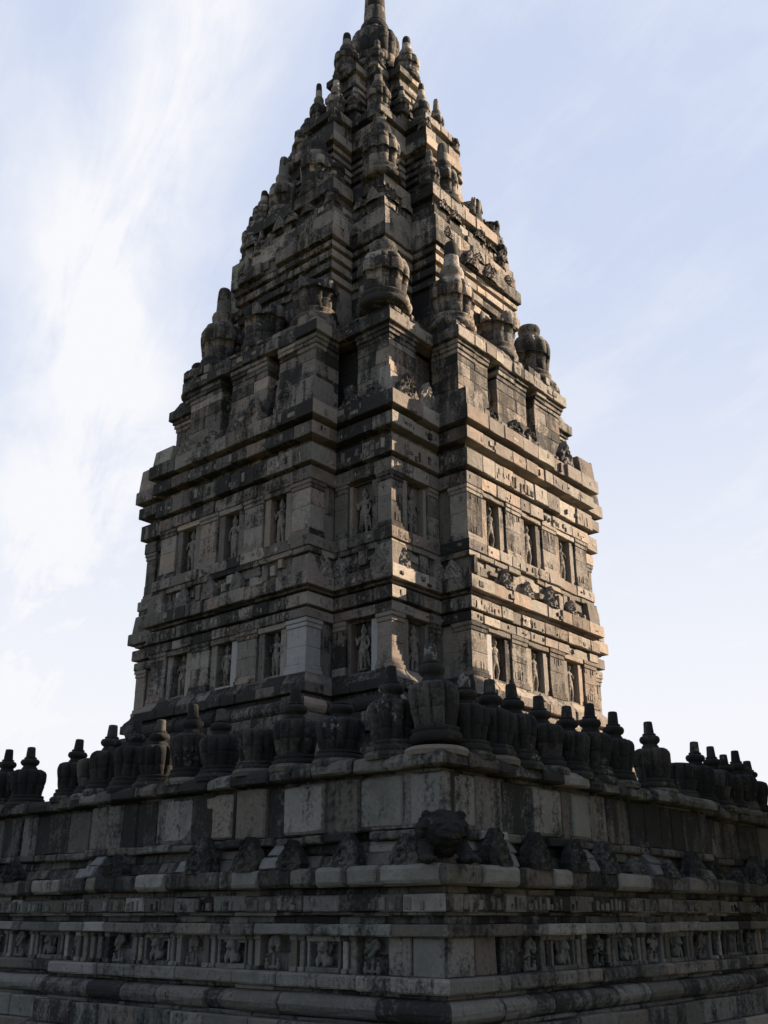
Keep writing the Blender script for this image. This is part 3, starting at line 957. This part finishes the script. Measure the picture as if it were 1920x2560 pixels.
for (x, y, me, sxy, sz) in ((-b3, -1.0, UD, 1.6, 2.75), (-b3, 1.15, UF, 1.4, 2.15), (-b3 + .9, 3.2, UF, 1.15, 1.9), (-4.05, -3.95, UD, 1.75, 2.6),
                            (-.95, -b3, UF, 1.45, 2.15), (1.0, -b3, UC, 1.3, 2.2), (3.1, -b3 + .8, UD, 1.1, 1.4), (4, 4, UF, 1.5, 2), (1, b3, UF, 1.4, 2), (b3, 1, UF, 1.4, 2)):
    roof_urn(t2, me, x, y, 30.95, sxy, sz)
for (x, y, z, sxy, sz) in ((-5.25, -2.25, 30.95, .75, 1.15), (-5.2, 2.3, 30.95, .8, 1.2), (-2.3, -5.2, 30.95, .75, 1.2), (2.3, -5.2, 30.95, .8, 1.15), (-4.5, 3.9, 30.9, .7, 1.1), (3.9, -4.5, 30.9, .7, 1.1),
                           (-5.55, -2.5, 29.58, .55, .85), (-5.55, 2.55, 29.58, .6, 1.0), (-5.55, 0, 29.58, .55, .9), (2.5, -5.55, 29.58, .6, 1.0), (.8, -5.55, 29.58, .55, .85), (-4.3, 4.3, 29.58, .6, 1.1), (4.3, -4.3, 29.58, .6, 1.1),
                           (-4.35, -4.35, 29.58, .55, .9), (-5.85, 1.6, 28.78, .45, .75), (2.0, -5.85, 28.78, .45, .75)):
    roof_urn(t2, rnd.choice((UN, UB, UF)), x, y, z, sxy * 1.35, sz * 1.1)

# --- roof tier 3
P4 = cross20(4.10, 1.05, 2.85)
t3 = cornice('third_roof_tier', P4, [
    ('r', 30.8, 31.45, .45), ('r', 31.45, 32.05, .18, dict(jit=.03, tone=TP)), ('r', 32.05, 32.5, -.04), ('r', 32.5, 32.78, .18), ('r', 32.78, 32.97, -.03),
    ('r', 32.97, 33.22, .22), ('r', 33.22, 33.42, .0), ('r', 33.42, 33.67, .20, dict(tone=TP)), ('r', 33.67, 33.87, -.03), ('r', 33.87, 34.12, .16), ('r', 34.12, 34.42, -.08),
    ('r', 34.42, 34.66, .10), ('r', 34.66, 34.74, .0), ('r', 34.74, 35.25, .32, dict(tone=TP)), ('r', 35.25, 35.9, .22, dict(jit=.04)), ('r', 35.9, 36.35, -.06, dict(tone=TD)), ('r', 36.35, 36.75, .20, dict(jit=.03, chip=.2))],
    M_ROOF, 30.6, 36.8, -.3, post=lambda mb: (carve_row(mb, P4, VIS, 34.75, 35.8, .25, .15, .4, .5), carve_row(mb, P4, VIS, 36.4, 36.95, .14, .15, .4, .5), carve_row(mb, P4, VIS, 30.9, 31.4, .44, .15, .4, .5)))
stubs(P4, .1, 35.9, t3, M_ROOF, .6, .4, .7)
afx_row(P4, t3, AFS, .15, 34.75, .9, edges=(4, 19, 1, 2), sc=.6, prob=.6, end=.5)
afx_row(P4, t3, AFS, .0, 36.74, .9, edges=(1, 2), sc=.5, prob=.8, end=.5)
b4 = 3.55
for (x, y, me, sxy, sz) in ((-b4, -.55, UF, .95, 1.82), (-b4, .5, UF, .95, 1.82), (-b4 + .3, 1.5, UN, .9, 1.4), (-2.45, -2.4, UF, 1.25, 1.75),
                            (-.6, -b4, UF, .95, 1.6), (.5, -b4, UF, .9, 1.5), (2.45, 2.4, UF, 1.2, 1.75), (2.4, -2.4, UF, .9, 1.6), (-2.4, 2.4, UF, .9, 1.6)):
    roof_urn(t3, me, x, y, 36.72, sxy, sz)
for (x, y, z, sxy, sz) in ((-4.05, -1.05, 35.88, .5, .8), (-4.05, 1.1, 35.88, .6, .95), (-1.05, -4.05, 35.88, .5, .8), (1.1, -4.05, 35.88, .6, .95), (-2.95, 2.8, 35.88, .6, 1.0), (2.8, -2.95, 35.88, .6, 1.0), (-2.75, -2.75, 35.88, .5, .7),
                           (-4.4, 0, 31.45, .7, 1.0), (-3.2, 3.1, 31.45, .8, 1.3), (3.1, -3.2, 31.45, .8, 1.3), (0, -4.4, 31.45, .6, .9)):
    roof_urn(t3, rnd.choice((UN, UB, UF)), x, y, z, sxy * 1.35, sz * 1.1)

# --- roof tier 4 and the crowning urn
P5 = cross20(2.35, .80, 1.60)
t4 = cornice('fourth_roof_tier', P5, [
    ('r', 36.7, 37.5, .55), ('r', 37.5, 38.1, .22), ('r', 38.1, 38.35, .34), ('r', 38.35, 38.6, .20), ('r', 38.6, 38.85, .32), ('r', 38.85, 39.1, .16),
    ('r', 39.1, 39.35, .28), ('r', 39.35, 39.6, .10), ('r', 39.6, 39.85, .24), ('r', 39.85, 40.1, .05), ('r', 40.1, 40.6, .0), ('r', 40.6, 41.0, .22, dict(jit=.03)),
    ('r', 41.0, 41.6, -.35), ('r', 41.6, 42.0, -.45)], M_ROOF, 36.5, 42.2, -.6)
for (x, y, me, sxy, sz) in ((-2.05, .1, UF, 1.42, 1.85), (.15, -2.05, UF, 1.42, 1.85), (-1.45, -1.4, UF, 1.0, 1.2), (2.05, 0, UF, 1.4, 1.8), (0, 2.05, UF, 1.4, 1.8)):
    roof_urn(t4, me, x, y, 40.98, sxy, sz)
for (x, y) in ((-2.75, -1.1), (-2.75, 1.15), (-1.1, -2.75), (1.15, -2.75), (-1.95, 1.9), (1.9, -1.95)):
    roof_urn(t4, rnd.choice((UN, UF)), x, y, 37.48, .8, 1.15)
mb = MB()
cc = (.45, .45, .5)
stone_lathe(mb, [(1.35, 41.0), (1.45, 41.1), (1.45, 41.6), (1.25, 41.7), (1.15, 42.3), (1.33, 42.4), (1.40, 42.65), (1.25, 42.8)], 48, 81)
tpart(mb, 'crown_base', M_TURN, t4, smooth=True)
mb = MB()
stone_lathe(mb, [(1.20, 42.75), (1.26, 43.1), (1.34, 43.7), (1.40, 44.3), (1.37, 44.7), (1.20, 45.1), (.96, 45.38), (.82, 45.5), (.78, 45.55)], 112, 82, 14, [.04, .08, .12, .13, .13, .11, .08, .04, 0], joints=(43.4, 44.2, 44.95))
crown = tpart(mb, 'crowning_urn', M_TURN, smooth=True)
mb = MB()
stone_lathe(mb, [(.82, 45.5), (.82, 45.8), (.76, 46.0), (.66, 46.12)], 40, 83)
tpart(mb, 'neck_ring', M_TURN, crown, smooth=True)
mb = MB()
stone_lathe(mb, [(.68, 46.08), (.66, 46.25), (.60, 46.36), (.59, 46.8), (.52, 48.5), (.42, 50.4), (.3, 50.6)], 40, 84, joints=(47.3, 48.4, 49.5))
tpart(mb, 'spire_peg', M_TURN, crown, smooth=True)

# ================================================================== TERRACE
AL, A = 16.95, 16.40        # distance of the left and right terrace faces from the tower's axis
terr = empty('temple_terrace', (-AL, -A, -.9))
tag(terr, 'dark moulded stone terrace wall with carved panels below the row of urns', 'terrace wall')
TOFF = (AL, A, .9)


def wpart(mb, name, mat=M_TERR, parent=None, smooth=False):
    o = mb.build(name, mat, parent or terr, smooth)
    o.location = TOFF if parent is None else (0, 0, 0)
    return o


RC, RD = 6.25, .55           # the middle of each side stands back a little
PT = Poly([(-AL, -RC), (-AL, -A), (-RC, -A), (-RC, -A + RD), (RC, -A + RD), (RC, -A), (A, -A), (A, A), (-AL, A), (-AL, RC), (-AL + .35, RC), (-AL + .35, -RC)])
TE = [0, 1, 2, 3, 4, 5, 8, 9, 10, 11]
TT = tonef(.15, .65, .55, .45)
TT2 = tonef(.2, .75, .3, .4)
RG = dict(south=False, edges=TE, rough=.012, jit=.016, tone=TT, ch=.022)


def tc(mb, prof, **kw):
    k = dict(RG); k.update(kw); course(mb, PT, prof, **k)


mb = MB()
prism(mb, PT, -.42, -.9, 3.0)
plinth = wpart(mb, 'gallery_platform', M_CORE)
mb = MB()
tc(mb, rect_prof(-.95, -.45, .62), lens=(.7, 1.3), tone=TT2)
tc(mb, rect_prof(-.44, -.02, .46), lens=(.7, 1.3), tone=TT2)
tc(mb, rect_prof(-.02, .05, .26), lens=(.7, 1.3))
tc(mb, torus_prof(.05, .40, .20, .20), lens=(.7, 1.5), tone=TT, rough=.012)
tc(mb, rect_prof(.40, .475, .16))
tc(mb, rect_prof(.48, .70, .30, .03), lens=(.8, 1.7), tone=TT2)
wpart(mb, 'plinth_moulding')
mb = MB()
tc(mb, rect_prof(.69, 1.00, -.14, inner=-.4), lens=(.5, 1.0), tone=TT2)
tc(mb, rect_prof(1.00, 1.30, -.14, inner=-.4), lens=(.5, 1.0), tone=TT2)
panels = wpart(mb, 'panel_wall')
mb = MB()
tc(mb, rect_prof(1.285, 1.47, .21, .025), lens=(.6, 1.4), tone=TT2)
tc(mb, rect_prof(1.47, 1.60, -.10), tone=TT)
tc(mb, rect_prof(1.60, 1.66, .02))
wpart(mb, 'string_course')
# carved frieze: small relief bumps on each stone
mb = MB()
tc(mb, rect_prof(1.66, 1.93, .09), lens=(.45, .9), tone=TT2)
for e in TE:
    s = .1
    while s < PT.L[e] - .1:
        p0, t, n = PT.p[e], PT.t[e], PT.nr[e]
        w = rnd.uniform(.05, .15)
        if rnd.random() < .8:
            h = rnd.uniform(.09, .22)
            blk(mb, p0, t, n, s, s + w, rect_prof(1.69, 1.69 + h, .10 + rnd.uniform(0, .025), .012, .04), 0, (rnd.uniform(.3, .7), rnd.uniform(0, .8), rnd.random()), .008, .012)
        s += w + rnd.uniform(.02, .09)
wpart(mb, 'carved_frieze')
mb = MB()
tc(mb, rect_prof(1.93, 2.05, -.10))
# rounded block course under the antefixes
tc(mb, [(-.4, 2.05), (.19, 2.05), (.245, 2.08), (.265, 2.12), (.265, 2.31), (.24, 2.35), (.18, 2.368), (-.4, 2.37)], lens=(.35, .9), tone=tonef(.1, .6, .55, .4), jit=.035, chip=.2, chip_d=.08, ch=.03, rough=.016)
wpart(mb, 'rounded_block_course')
# weathered slope behind the antefixes
mb = MB()
tc(mb, slope_prof(2.37, 2.60, -.06, -.14, .03), lens=(.4, .8), tone=TT, jit=.03, drop=.04, chip=.2, chip_d=.1)
tc(mb, slope_prof(2.60, 2.80, -.22, -.26, .03), lens=(.4, .8), tone=TT, jit=.03, chip=.2, chip_d=.1)
tc(mb, rect_prof(2.80, 2.95, -.06, .03), lens=(.4, .9), tone=TT, jit=.05, drop=.12, chip=.2, chip_d=.08)
slope = wpart(mb, 'sloping_course')
mb = MB()
tc(mb, rect_prof(2.95, 3.86, -.12, .025), lens=(.42, .88), tone=tonef(.05, .55, .6, .5), jit=.04, chip=.2, chip_d=.08, ch=.045, rough=.018)
wall_t = wpart(mb, 'ashlar_wall')
mb = MB()
tc(mb, rect_prof(3.86, 3.93, -.22))
tc(mb, [(-.9, 3.93), (.08, 3.93), (.125, 3.955), (.13, 4.06), (.09, 4.14), (.02, 4.19), (-.9, 4.20)], lens=(.45, 1.0), tone=TT, jit=.045, rough=.02, chip=.25, chip_d=.08, ch=.05)
coping = wpart(mb, 'coping')

# stones that stand out: replaced pale ones in the slope, tinted blocks in the wall
def spot(e, c, wd, prof, name, mat, parent, col):
    mbp = MB(); a_ = (-RC - c if e == 0 else c + AL) - wd / 2
    blk(mbp, PT.p[e], PT.t[e], PT.nr[e], a_, a_ + wd, prof, 0, col, .012, .03)
    wpart(mbp, name, mat, parent)


for e, c, wd in ((0, -10.35, .95), (0, -12.65, .78), (0, -4.6 - 2.3, .5), (1, -15.3, 1.0), (1, -12.5, .9), (1, -9.6, .7)):
    cl_ = (.25 if e == 0 else .0, .45, .4)
    mbp = MB(); a_ = (-RC - c if e == 0 else c + AL) - wd / 2
    for (q0, q1, pr_) in ((0, wd * .8, slope_prof(2.372, 2.60, .20, .10, .03, -.3)), (wd * .12, wd * .9, slope_prof(2.60, 2.80, .07, -.08, .03, -.3))):
        blk(mbp, PT.p[e], PT.t[e], PT.nr[e], a_ + q0, a_ + q1, pr_, 0, cl_, .02, .03, step=.2)
    wpart(mbp, 'replaced_slope_stone', M_NEWT, slope)
for e, c, wd, t_, cr, hu in ((0, -13.1, 1.02, .82, .1, .5), (0, -10.75, .8, .72, .2, 1.0), (0, -9.5, .9, .75, 0, .5), (0, -15.0, .95, .62, .4, .1), (0, -16.0, .7, .66, .4, .15), (1, -13.55, .95, .8, .3, .4), (1, -12.3, .7, .7, 0, .05), (1, -16.2, .6, .7, .1, .2)):
    spot(e, c, wd, rect_prof(2.98, 3.84, -.085, .05, -.3), 'tinted_block', M_TERR, wall_t, (t_, cr, hu))
for e, c, wd, t_ in ((0, -14.15, .62, .6), (0, -14.9, .66, .5), (0, -15.92, 1.2, .66), (1, -15.75, 1.05, .62), (1, -13.8, .6, .7), (1, -11.1, 1.3, .7), (0, -9.2, .9, .8)):
    spot(e, c, wd, [(-.4, 2.05), (.24, 2.047), (.30, 2.085), (.33, 2.13), (.33, 2.30), (.30, 2.345), (.24, 2.374), (-.4, 2.376)], 'tinted_block', M_TERR, wall_t, (t_, -.3, .12))

# antefixes on the rounded course
AFT = [antefix_mesh('antefix', .72, .78, .30, M_TERR, k, br, True) for k, br in ((31, 0), (32, .12), (33, .3), (34, .05), (35, .45), (36, .2))]
for e in TE:
    L = PT.L[e]
    if L < 1: continue
    s = 1.35 if e in (1, 11) else .7
    while s < L - (1.2 if e == 0 else .6):
        if rnd.random() < .9:
            afx_at(PT, e, s if e != 0 else L - s, .02, 2.35, slope, AFT, rnd.uniform(.8, 1.0), zs=rnd.uniform(.85, 1.02))
        s += rnd.uniform(1.1, 1.45)

# --- panel zone: pilasters, lion niches, wish-tree reliefs
LION = remesh_obj('lion', [(0, 0, .14, .10, .09, .13), (0, -.06, .30, .10, .09, .10), (0, -.13, .27, .055, .05, .045), (-.06, -.03, .385, .03, .02, .03), (.06, -.03, .385, .03, .02, .03),
                           ((-.07, -.07, .2), (-.075, -.11, .03), .035, .03), ((.07, -.07, .2), (.075, -.11, .03), .035, .03),
                           (-.12, -.02, .09, .05, .09, .08), (.12, -.02, .09, .05, .09, .08), (0, .02, .30, .135, .05, .125)], .014, M_TERR, 2, (.5, .1, .5))


def tree_relief_mesh(seed):
    rr = random.Random(seed); B = [((0, 0, 0), (0, 0, .25), .035, .03)]
    for k in range(26):
        a = rr.uniform(0, 6.3); r = rr.uniform(.02, .17)
        B.append((r * math.cos(a) * .95, rr.uniform(-.05, 0), .40 + r * math.sin(a) * .85, rr.uniform(.025, .05), .045, rr.uniform(.025, .05)))
    B += [(-.13, -.02, .07, .045, .05, .07), (.13, -.02, .07, .045, .05, .07), (-.13, -.03, .16, .03, .035, .03), (.13, -.03, .16, .03, .035, .03),
          (-.13, -.01, .235, .05, .03, .012), (.13, -.01, .235, .05, .03, .012), (0, -.02, .05, .09, .05, .03)]
    return remesh_obj('wish_tree_relief', B, .013, M_TERR, 1, (rr.uniform(.35, .7), rr.uniform(0, .3), rr.random()))


TREES = [tree_relief_mesh(k) for k in (1, 2, 3)]


def wput(name, me, e, s, d, z, parent, sc=1.):
    p = PT.p[e] + PT.t[e] * s + PT.nr[e] * d; n = PT.nr[e]
    return put(name, me, parent, (p.x, p.y, z), math.atan2(n.y, n.x) + math.pi / 2, (sc, sc, sc))


def wb(e, a, b, z0, z1, d, name, parent, ch=.014, col=None, mat=M_TERR, extra=()):
    mbp = MB()
    for (a_, b_, za, zb, dd) in ((a, b, z0, z1, d),) + tuple(extra):
        blk(mbp, PT.p[e], PT.t[e], PT.nr[e], a_, b_, rect_prof(za, zb, dd, ch, -.3), 0, col or TT2(), .007, ch)
    return wpart(mbp, name, mat, parent)


def pil_t(e, a, w=.17):
    wb(e, a, a + w, .70, 1.285, .05, 'pilaster', panels, extra=((a - .02, a + w + .02, .70, .78, .075), (a - .02, a + w + .02, 1.20, 1.286, .075)))


def niche_t(e, c, tone=None):
    f = .40
    o = wb(e, c - f, c - f + .07, .70, 1.285, .03, 'niche_frame', panels, extra=((c + f - .07, c + f, .70, 1.285, .03), (c - f, c + f, 1.19, 1.285, .06), (c - f, c + f, .70, .79, .07), (c - f + .09, c + f - .09, 1.14, 1.19, -.02)))
    wput('lion', LION, e, c, -.03, .79, o, 1.05)


for e, dirn in ((0, -1), (1, 1), (10, -1), (3, 1), (5, 1)):
    L = PT.L[e]
    s = .0; k = 0
    if L < 1: continue
    # broad plain stones at the terrace corner, then the repeating bay
    if e in (0, 1):
        for w in ((.62, .50) if e == 0 else (.70, .62, .55)):
            a = (L - s - w) if e == 0 else s
            blk_m0 = None
            wb(e, a + .01, a + w - .01, .70, 1.28, .04 if s else .06, 'plain_panel', panels, .02)
            s += w + (.10 if s else .02)
    while s < L - 2.2:
        pos = (lambda u: L - u) if dirn < 0 else (lambda u: u)
        sq = []
        def P(u, w): return (L - u - w) if dirn < 0 else u
        wput('wish_tree_relief', rnd.choice(TREES), e, pos(s + .27), -.03, .70, panels, rnd.uniform(1.0, 1.1))
        pil_t(e, P(s + .56, .15), .15)
        pil_t(e, P(s + .77, .12), .12)
        niche_t(e, pos(s + 1.34))
        pil_t(e, P(s + 1.79, .12), .12)
        pil_t(e, P(s + 1.97, .15), .15)
        s += 2.22 + (0 if k % 2 else .12); k += 1
    if L - s > .75:                       # what is left over before the step in the wall
        wput('wish_tree_relief', rnd.choice(TREES), e, pos(s + .27), -.03, .70, panels, 1.05)
        u_ = s + .56
        while u_ < L - .2:
            pil_t(e, P(u_, .15), .15); u_ += .26

# ------------------------------------------------------------------ balustrade urns: one thing each
UM = [urn_parts(k) for k in (0, 1, 2, 3, 4, 5)]
URNS = 'stone urns along the balustrade'


UM_PEG = UM[1]['peg'].copy(); UM_PEG.materials.clear(); UM_PEG.materials.append(M_LICH)


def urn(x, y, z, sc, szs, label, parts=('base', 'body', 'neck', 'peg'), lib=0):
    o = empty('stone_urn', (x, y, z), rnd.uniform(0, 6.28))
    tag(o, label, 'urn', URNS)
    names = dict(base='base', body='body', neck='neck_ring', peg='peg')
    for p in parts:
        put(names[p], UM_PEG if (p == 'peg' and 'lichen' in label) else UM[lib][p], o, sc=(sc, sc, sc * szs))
    o.rotation_euler = (rnd.uniform(-.04, .04), rnd.uniform(-.04, .04), rnd.uniform(0, 6.28))
    return o


UZ = 4.27
ORD = ['first', 'second', 'third', 'fourth', 'fifth', 'sixth', 'seventh', 'eighth', 'ninth', 'tenth', 'eleventh', 'twelfth', 'thirteenth', 'fourteenth']
DL = AL - .36; DR = A - .36
urn(-DL + .06, -DR + .06, UZ + .10, .93, 1.13, 'largest black urn, on the terrace corner, its peg crusted with white lichen', lib=1)
left = [(-15.05, 1.0, 1.0, 4), (-13.75, 1, .92, 3), (-12.6, 1, 1, 4), (-11.55, 1, .92, 2), (-10.4, 1, 1.0, 4), (-9.45, 1, 1.02, 4), (-8.3, 1, 1, 4), (-7.35, 1, 1.03, 4),
        (-6.45, 1, 1, 4), (-5.45, 1, 1.0, 2.5), (-4.55, 1, 1, 4), (-2.5, 1, 1, 4), (-1.35, 1, 1, 4)]
LBL = {-15.05: 'black urn just left of the corner urn, its neck capped by a pale grey stone', -11.55: 'black urn without neck or peg in the close row left of the corner urn',
       -9.45: 'urn on the left balustrade whose peg and ring catch the orange sunlight', -5.45: 'urn with its top broken off, on the left balustrade against the sky',
       -4.55: 'last urn before the gap in the left balustrade, bowl dark against the sky', -2.5: 'whole urn at the left end of the balustrade, just left of the gap', -1.35: 'urn at the extreme left end of the balustrade, cut by the edge of the photo'}
n_l = 0
for (y, sc, sz, np_) in left:
    n_l += 1
    parts = ('base', 'body', 'neck', 'peg')[:int(np_)]
    if np_ == 2.5: parts = ('base', 'body')
    lab = LBL.get(y) or 'dark fluted urn, the %s to the left of the corner urn' % ORD[n_l - 1]
    dx = 0 if y < -6.25 else .35
    urn(-DL + dx, y, UZ - .03, sc * rnd.uniform(.89, .95), sz * rnd.uniform(.90, 1.04), lab, parts, rnd.randrange(6))
right = [(-15.75, 1.0, 1, 4), (-14.95, .98, .95, 4), (-14.15, 1, 1, 4), (-13.2, 1, .97, 4), (-12.25, 1, .96, 4), (-11.3, 1, .98, 4), (-10.3, 1, 1, 4), (-8.45, 1, 1, 4),
         (-6.05, 1, 1, 2), (-5.0, 1, 1, 4), (-3.9, 1, 1, 4), (-3.05, 1, 1, 4), (-2.2, 1, 1, 4), (-1.35, 1, 1, 4)]
LBR = {-15.75: 'black urn just right of the corner urn, its peg spotted with lichen', -10.3: 'last urn of the close row right of the corner, standing out against the sky',
       -8.45: 'lone urn against the white sky between two gaps in the right balustrade', -6.05: 'urn missing its neck and peg, to the right of the lone urn',
       -5.0: 'whole urn just right of the broken one at the right end', -1.35: 'urn at the extreme right end of the balustrade, cut by the edge of the photo'}
n_r = 0
for (x, sc, sz, np_) in right:
    n_r += 1
    parts = ('base', 'body', 'neck', 'peg')[:int(np_)]
    lab = LBR.get(x) or 'dark fluted urn, the %s to the right of the corner urn' % ORD[n_r - 1]
    dy = 0 if x < -6.5 else .5
    urn(x, -DR + dy, UZ, sc * rnd.uniform(.89, .95), sz * rnd.uniform(.91, 1.05), lab, parts, rnd.randrange(6))

# low round pads under the urns belong to the coping
def pad(x, y, k=1.):
    mb = MB(); lathe(mb, [(.54 * k, 4.12), (.57 * k, 4.20), (.54 * k, 4.25), (.48 * k, 4.275 + (.1 if k > 1 else 0))], 24, TT(), off=(x, y, 0))
    wpart(mb, 'urn_pad', M_TERR, coping)
for (y, sc, sz, np_) in left: pad(-DL + (0 if y < -6.25 else .35), y, .92)
for (x, sc, sz, np_) in right: pad(x, -DR + (0 if x < -6.5 else .5), .92)
pad(-DL + .06, -DR + .06, 1.0)

# ------------------------------------------------------------------ crouching stone lion on the corner
B = [(0, .34, .30, .26, .42, .26), (0, .02, .40, .27, .24, .28), (0, -.16, .60, .29, .25, .29), (0, -.10, .64, .36, .18, .35),
     (0, -.38, .54, .17, .13, .13), (0, -.45, .46, .15, .08, .06), (-.11, -.37, .68, .07, .06, .06), (.11, -.37, .68, .07, .06, .06), (0, -.47, .57, .06, .05, .05),
     (-.25, -.12, .88, .08, .05, .09), (.25, -.12, .88, .08, .05, .09),
     ((-.24, -.02, .38), (-.29, -.28, .12), .12, .10), ((.24, -.02, .38), (.29, -.28, .12), .12, .10),
     (-.29, -.40, .07, .12, .16, .075), (.29, -.40, .07, .12, .16, .075), (-.27, .50, .20, .14, .22, .20), (.27, .50, .20, .14, .22, .20), (-.33, .28, .07, .10, .18, .07), (.33, .28, .07, .10, .18, .07)]
for k in range(3):
    for sgn in (-1, 1): B.append((sgn * .29 + (k - 1) * .075, -.53, .055, .035, .05, .05))
lr = random.Random(5)
for k in range(70):
    a = lr.uniform(-.35, math.pi + .35); q_ = lr.uniform(0, 1); s_ = lr.uniform(.035, .06)
    B.append(((.31 + .04 * q_) * math.cos(a), -.24 + .34 * q_, .58 + (.30 + .05 * q_) * math.sin(a), s_, s_, s_))
for k in range(40):
    B.append((lr.uniform(-.24, .24), lr.uniform(.0, .6), .50 + lr.uniform(-.1, .06), .05, .06, .045))
LM = remesh_obj('stone_lion', B, .018, M_URN, 1, (.5, .5, .5))
for v_ in LM.vertices:
    p_ = v_.co * 7
    v_.co += v_.normal * (.030 * mnoise.noise(p_) + .018 * mnoise.noise(p_ * 2.7) + .010 * mnoise.noise(p_ * 6))
lion = put('stone_lion', LM, None, (-AL + .08, -A + .08, 2.36), R(-40), (1.15, 1.2, .86))
tag(lion, 'dark weathered stone lion crouching on the terrace corner ledge below the largest urn', 'statue')

# ------------------------------------------------------------------ trees added out of view; they keep the low sun off the balustrade
def leaf_mesh(seed, rad, h, n):
    rr = random.Random(seed); mb = MB(); vs = []; fs = []
    clumps = []
    for k in range(26):
        a = rr.uniform(0, 6.28); u = rr.uniform(-.9, .9); r = rr.uniform(.45, .85)
        clumps.append((r * rad * math.cos(a) * math.sqrt(1 - u * u), r * rad * math.sin(a) * math.sqrt(1 - u * u), u * h * .8, rr.uniform(.28, .48) * rad))
    clumps += [(0, 0, u * h, .62 * rad) for u in (-.6, -.3, 0, .3, .55)] * 2
    for i in range(n):
        c = rr.choice(clumps)
        d = Vector((rr.gauss(0, 1), rr.gauss(0, 1), rr.gauss(0, 1))).normalized() * c[3] * rr.uniform(.3, 1) ** .5
        p = Vector(c[:3]) + d
        a = Vector((rr.gauss(0, 1), rr.gauss(0, 1), rr.gauss(0, .6))).normalized(); b = a.orthogonal().normalized()
        s = rr.uniform(.30, .52); k = len(vs)
        for q_ in (p - a * s * 1.3, p + b * s * .6, p + a * s * 1.3, p - b * s * .6): vs.append((q_.x, q_.y, q_.z))
        fs.append((k, k + 1, k + 2, k + 3))
    mb.add(vs, fs)
    o = mb.build('crown', M_LEAF); me = o.data; bpy.data.objects.remove(o)
    return me


LEAF = [leaf_mesh(k, 4.2, 8.0, 8500) for k in (1, 2)]
ROW = [(29.5, 4.5, 16, 1), (34.5, 4.5, 19.5, .72), (39.6, 4.5, 16.0, 1), (43.8, 4.5, 24.5, .6), (48, 4.5, 27.5, .45), (25, -13, 17, 1)]  # row shaped to let sun reach one urn; last tree dims sky light
TREE_L = ['nearest unseen tree of the row added to block the sun', 'slim unseen tree, second in the added sun-blocking row', 'low broad unseen tree in the middle of the added sun-blocking row',
          'tall slim unseen tree, last but one of the added sun-blocking row', 'tallest unseen tree, farthest along the added sun-blocking row',
          'broad unseen tree added off to the right to dim the sky light', 'rounder unseen tree added well to the right to dim the sky light', 'low unseen tree added beside the viewpoint to dim the sky light']
for k, (r, az, top, kx) in enumerate(ROW):
    az = R(az)
    x, y = cam.location.x + r * math.cos(az), cam.location.y + r * math.sin(az)
    t = empty('sun_block_tree', (x, y, -.9))
    tag(t, TREE_L[k], 'tree', 'unseen trees added to shade the terrace')
    hh = (top - 1.0) / 2
    mb = MB()
    lathe(mb, [(.42, 0), (.32, .5), (.26, 3), (.2, hh), (.08, hh * 1.6)], 12)
    mb.build('trunk', M_BARK, t, smooth=True)
    put('crown', LEAF[k % 2], t, (0, 0, 1.9 + hh), rnd.uniform(0, 6), (kx, kx, hh / 8.0))
